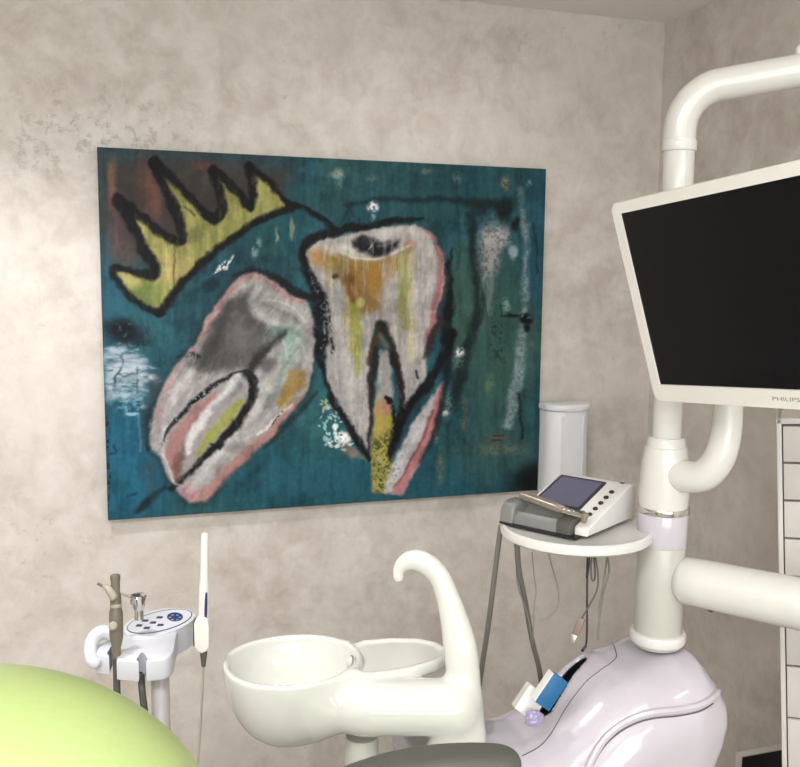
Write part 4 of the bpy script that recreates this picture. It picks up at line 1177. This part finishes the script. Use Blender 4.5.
MB().add(*rbox((.35, .86, .47), (.75, .36, .08), None, .02)).build('seat_frame', PANEL, CH)
MB().add(*rbox((.30, .86, .25), (.26, .24, .40), None, .05, 5)).build('lift_column', PANEL, CH)
MB().add(*rbox((.38, .86, .035), (.85, .42, .07), None, .03, 5)).build('foot_plate', PANEL, CH)
# armrest
AZ = 1.30
ap = [(250, 860, 1.22), (320, 805, 1.24), (380, 779, 1.26), (430, 768, 1.28), (472, 765, 1.30), (497, 766, 1.31)]
apts = catmull([at(*p) for p in ap], 6)
def f_arm(P):
    Q_ = P * np.array([1, 1, 1.])
    d = None
    for a_, b_ in zip(apts[:-1], apts[1:]):
        ab = b_ - a_
        t = np.clip(((P - a_) @ ab) / ab.dot(ab), 0, 1)
        r_ = P - a_ - t[:, None] * ab
        hxy = np.hypot(r_[:, 0], r_[:, 1])
        e = np.maximum(np.hypot(np.maximum(hxy - .016, 0), np.maximum(np.abs(r_[:, 2]) - .004, 0)) - .019, -.02)
        d = e if d is None else np.minimum(d, e)
    return d
lo_ = np.min(apts, axis=0) - .06; hi_ = np.max(apts, axis=0) + .06
V, Fc = surface(f_arm, lo_, hi_, .006)
link_mesh('armrest', V, Fc, GREYD, CH)
MB().add(*tube([apts[0] + np.array([.03, 0, .0]), apts[0] + np.array([.02, -.01, -.06]), np.array([.20, 1.12, .60]), np.array([.22, 1.02, .50])], .018, 14)).build('armrest_support', PANEL, CH)

# ------------------------------------------------------------------ drawer cabinet on the right
cz = 1.9
cl = at(778.5, 560, cz)
cdx = nrm(np.array([.75, -.661, 0])); cdy = np.array([.661, .75, 0.])
ctop = float(at(778, 416, cz)[2])
CW, CD = .34, .20
# the photo shows the unit leaning a touch
CA = thing('drawer_cabinet', 'narrow white cabinet with a stack of drawers at the right edge', 'cabinet', [float(cl[0] + cdx[0] * CW / 2), float(cl[1] + cdx[1] * CW / 2), 0.])
cp0 = np.array([cl[0], cl[1], 0])
tl_ = math.radians(4.0)
cz_ = np.array([0, 0, 1.]) * math.cos(tl_) - cdx * math.sin(tl_); cdx = cdx * math.cos(tl_) + np.array([0, 0, 1.]) * math.sin(tl_)
cax = [cdx, cdy, cz_]
cp0 = cp0 + (cz_ - np.array([0, 0, 1.])) * -cl[2]
cpt = lambda a_, b_, c_: cp0 + cdx * a_ + cdy * b_ + cz_ * c_
st = .010
crc = MB()
for a_ in (st / 2, CW - st / 2): crc.add(*rbox(cpt(a_, CD / 2, ctop / 2), (st, CD, ctop), cax, .0012, 2))
crc.add(*rbox(cpt(CW / 2, CD / 2, ctop - .006), (CW - .002, CD, .012), cax, .0012, 2))
crc.add(*rbox(cpt(CW / 2, CD - .006, ctop / 2), (CW - .01, .01, ctop - .01), cax, 0))
crc.add(*rbox(cpt(CW / 2, CD / 2, .03), (CW - .01, CD - .01, .06), cax, 0))
crc.build('carcass', CABIN, CA)
ys = [423, 460.5, 498.5, 537, 576, 620, 669, 724]
hs = [float(at(786, y, cz)[2]) for y in ys]
hs += [hs[-1] - .13, hs[-1] - .27, .07]
MB().add(*rbox(cpt(CW / 2, .012, (hs[0] + hs[-1]) / 2), (CW - 2 * st, .004, hs[0] - hs[-1]), cax, 0)).build('front_recess', GROOVE, CA)
for a_, b_ in zip(hs[:-1], hs[1:]):
    dr = MB().add(*rbox(cpt(CW / 2, .004, (a_ + b_) / 2), (CW - 2 * st - .005, .014, a_ - b_ - .0045), cax, .0015, 2)).build('drawer', CABIN, CA)
    MB().add(*rbox(cpt(CW / 2, -.006, (a_ + b_) / 2), (.10, .008, .010), cax, .003)).build('drawer_pull', CHROME, dr)

# ------------------------------------------------------------------ low black box on the floor
YK = 1.93
b0 = atY(743, 756, YK)
BK = thing('floor_panel', 'black panel with pale edging standing on the floor beside the drawer cabinet', 'panel', (float(b0[0]) + .07, YK + .012, 0))
bw_ = XR - .01 - b0[0]
MB().add(*rbox((b0[0] + bw_ / 2, YK + .014, (b0[2] - .006) / 2), (bw_, .022, b0[2] - .006), None, .002)).build('board', BLACK, BK)
eg = MB().add(*rbox((b0[0] + bw_ / 2 - .002, YK + .013, b0[2] - .003), (bw_ + .004, .024, .004), None, .0015))
eg.add(*rbox((b0[0] - .002, YK + .013, b0[2] / 2), (.004, .024, b0[2]), None, .0015))
eg.build('edging', CABIN, BK)

# ------------------------------------------------------------------ lamps
def ceiling_light(x, y, sx, sy, power, lab):
    t = thing('ceiling_light', lab, 'ceiling light', (x, y, HC))
    MB().add(*rbox((x, y, HC - .012), (sx + .03, sy + .03, .024), None, .004)).build('frame', WHITE, t)
    d = MB().add(*rbox((x, y, HC - .026), (sx, sy, .006), None, .001)).build('diffuser', LAMPM, t)
    ld = bpy.data.lights.new('lamp', 'AREA'); ld.shape = 'RECTANGLE'; ld.size = sx; ld.size_y = sy; ld.energy = power
    ld.color = (.985, .99, 1.)
    lo_ = bpy.data.objects.new('lamp', ld); COL.objects.link(lo_); lo_.location = (0, 0, -.032); lo_.parent = t
    return t
ceiling_light(-.7, .05, 1.2, .30, 46, 'long ceiling light panel behind the chair')
ceiling_light(-.9, -1.6, 1.2, .30, 30, 'long ceiling light panel at the back of the room')
ceiling_light(.75, .15, 1.2, .10, 16, 'slim ceiling light strip above the dental unit')
# unseen window and area light, added behind the camera as even frontal fill
wo = bpy.data.objects.new('added_window_1', None); COL.objects.link(wo); wo.location = (-.1, YB, 1.5); wo['_o'] = (-.1, YB, 1.5); tag(wo, kind='structure')
fm = MB()
for a_, b_, c_, d_ in ((-1.5, 0, .08, 1.6), (1.5, 0, .08, 1.6), (0, 0, .06, 1.5), (0, .76, 3.0, .08), (0, -.76, 3.0, .08)):
    fm.add(*rbox((-.1 + a_, YB + .03, 1.5 + b_), (c_, .06, d_), None, .006))
tag(fm.build('added_window_frame', WHITE, wo), kind='structure')
tag(MB().add(*rbox((-.1, YB + .012, 1.5), (2.95, .012, 1.5), None, 0)).build('added_window_pane', mat('glowing_fill_pane', (235, 242, 250), .4, emit=((235, 243, 255), 1.2)), wo), kind='structure')
wl_ = bpy.data.lights.new('frontal_fill', 'AREA'); wl_.shape = 'RECTANGLE'; wl_.size = 2.8; wl_.size_y = 1.4; wl_.energy = 52; wl_.color = (.97, .985, 1.)
wlo = bpy.data.objects.new('frontal_fill', wl_); COL.objects.link(wlo); wlo.parent = wo; wlo.location = (0, .08, 0); wlo.rotation_euler = (math.radians(90), 0, 0)
# recessed downlight washing the left part of the wall
DLX, DLY = -.30, 1.78
t = thing('downlight', 'round recessed downlight in the ceiling near the painting wall', 'downlight', (DLX, DLY, HC))
MB().add(*lathe([(.055, -.006), (.058, -.003), (.058, .0)], (DLX, DLY, HC), None, 32)).build('trim_ring', WHITE, t)
sd_ = bpy.data.lights.new('spot', 'SPOT'); sd_.energy = 72; sd_.spot_size = math.radians(105); sd_.spot_blend = .55; sd_.shadow_soft_size = .045; sd_.color = (1, .965, .955)
so_ = bpy.data.objects.new('spot', sd_); COL.objects.link(so_); so_.parent = t; so_.location = (0, 0, -.02)
so_.rotation_euler = (math.radians(12), 0, 0)

t = thing('downlight', 'added weak fill downlight in the ceiling above the middle of the painting', 'downlight', (.95, 1.9, HC))  # second downlight, unseen, added only to brighten the wall
MB().add(*lathe([(.055, -.006), (.058, -.003), (.058, .0)], (.95, 1.9, HC), None, 32)).build('trim_ring', WHITE, t)
s2_ = sd_.copy(); s2_.energy = 14; s2_.spot_size = math.radians(120); s2_.spot_blend = 1.
so_ = bpy.data.objects.new('spot', s2_); COL.objects.link(so_); so_.parent = t; so_.location = (0, 0, -.02); so_.rotation_euler = (math.radians(30), 0, 0)

w = bpy.data.worlds.new('world'); S.world = w; w.use_nodes = True
w.node_tree.nodes['Background'].inputs['Color'].default_value = (.9, .93, 1, 1)
w.node_tree.nodes['Background'].inputs['Strength'].default_value = .15

for o in bpy.data.objects:
    if '_o' in o: del o['_o']
vs = S.view_settings
S.display_settings.display_device = 'sRGB'
vs.view_transform = 'Standard'; vs.look = 'None'; vs.exposure = -0.34; vs.gamma = 1.0; vs.use_curve_mapping = False
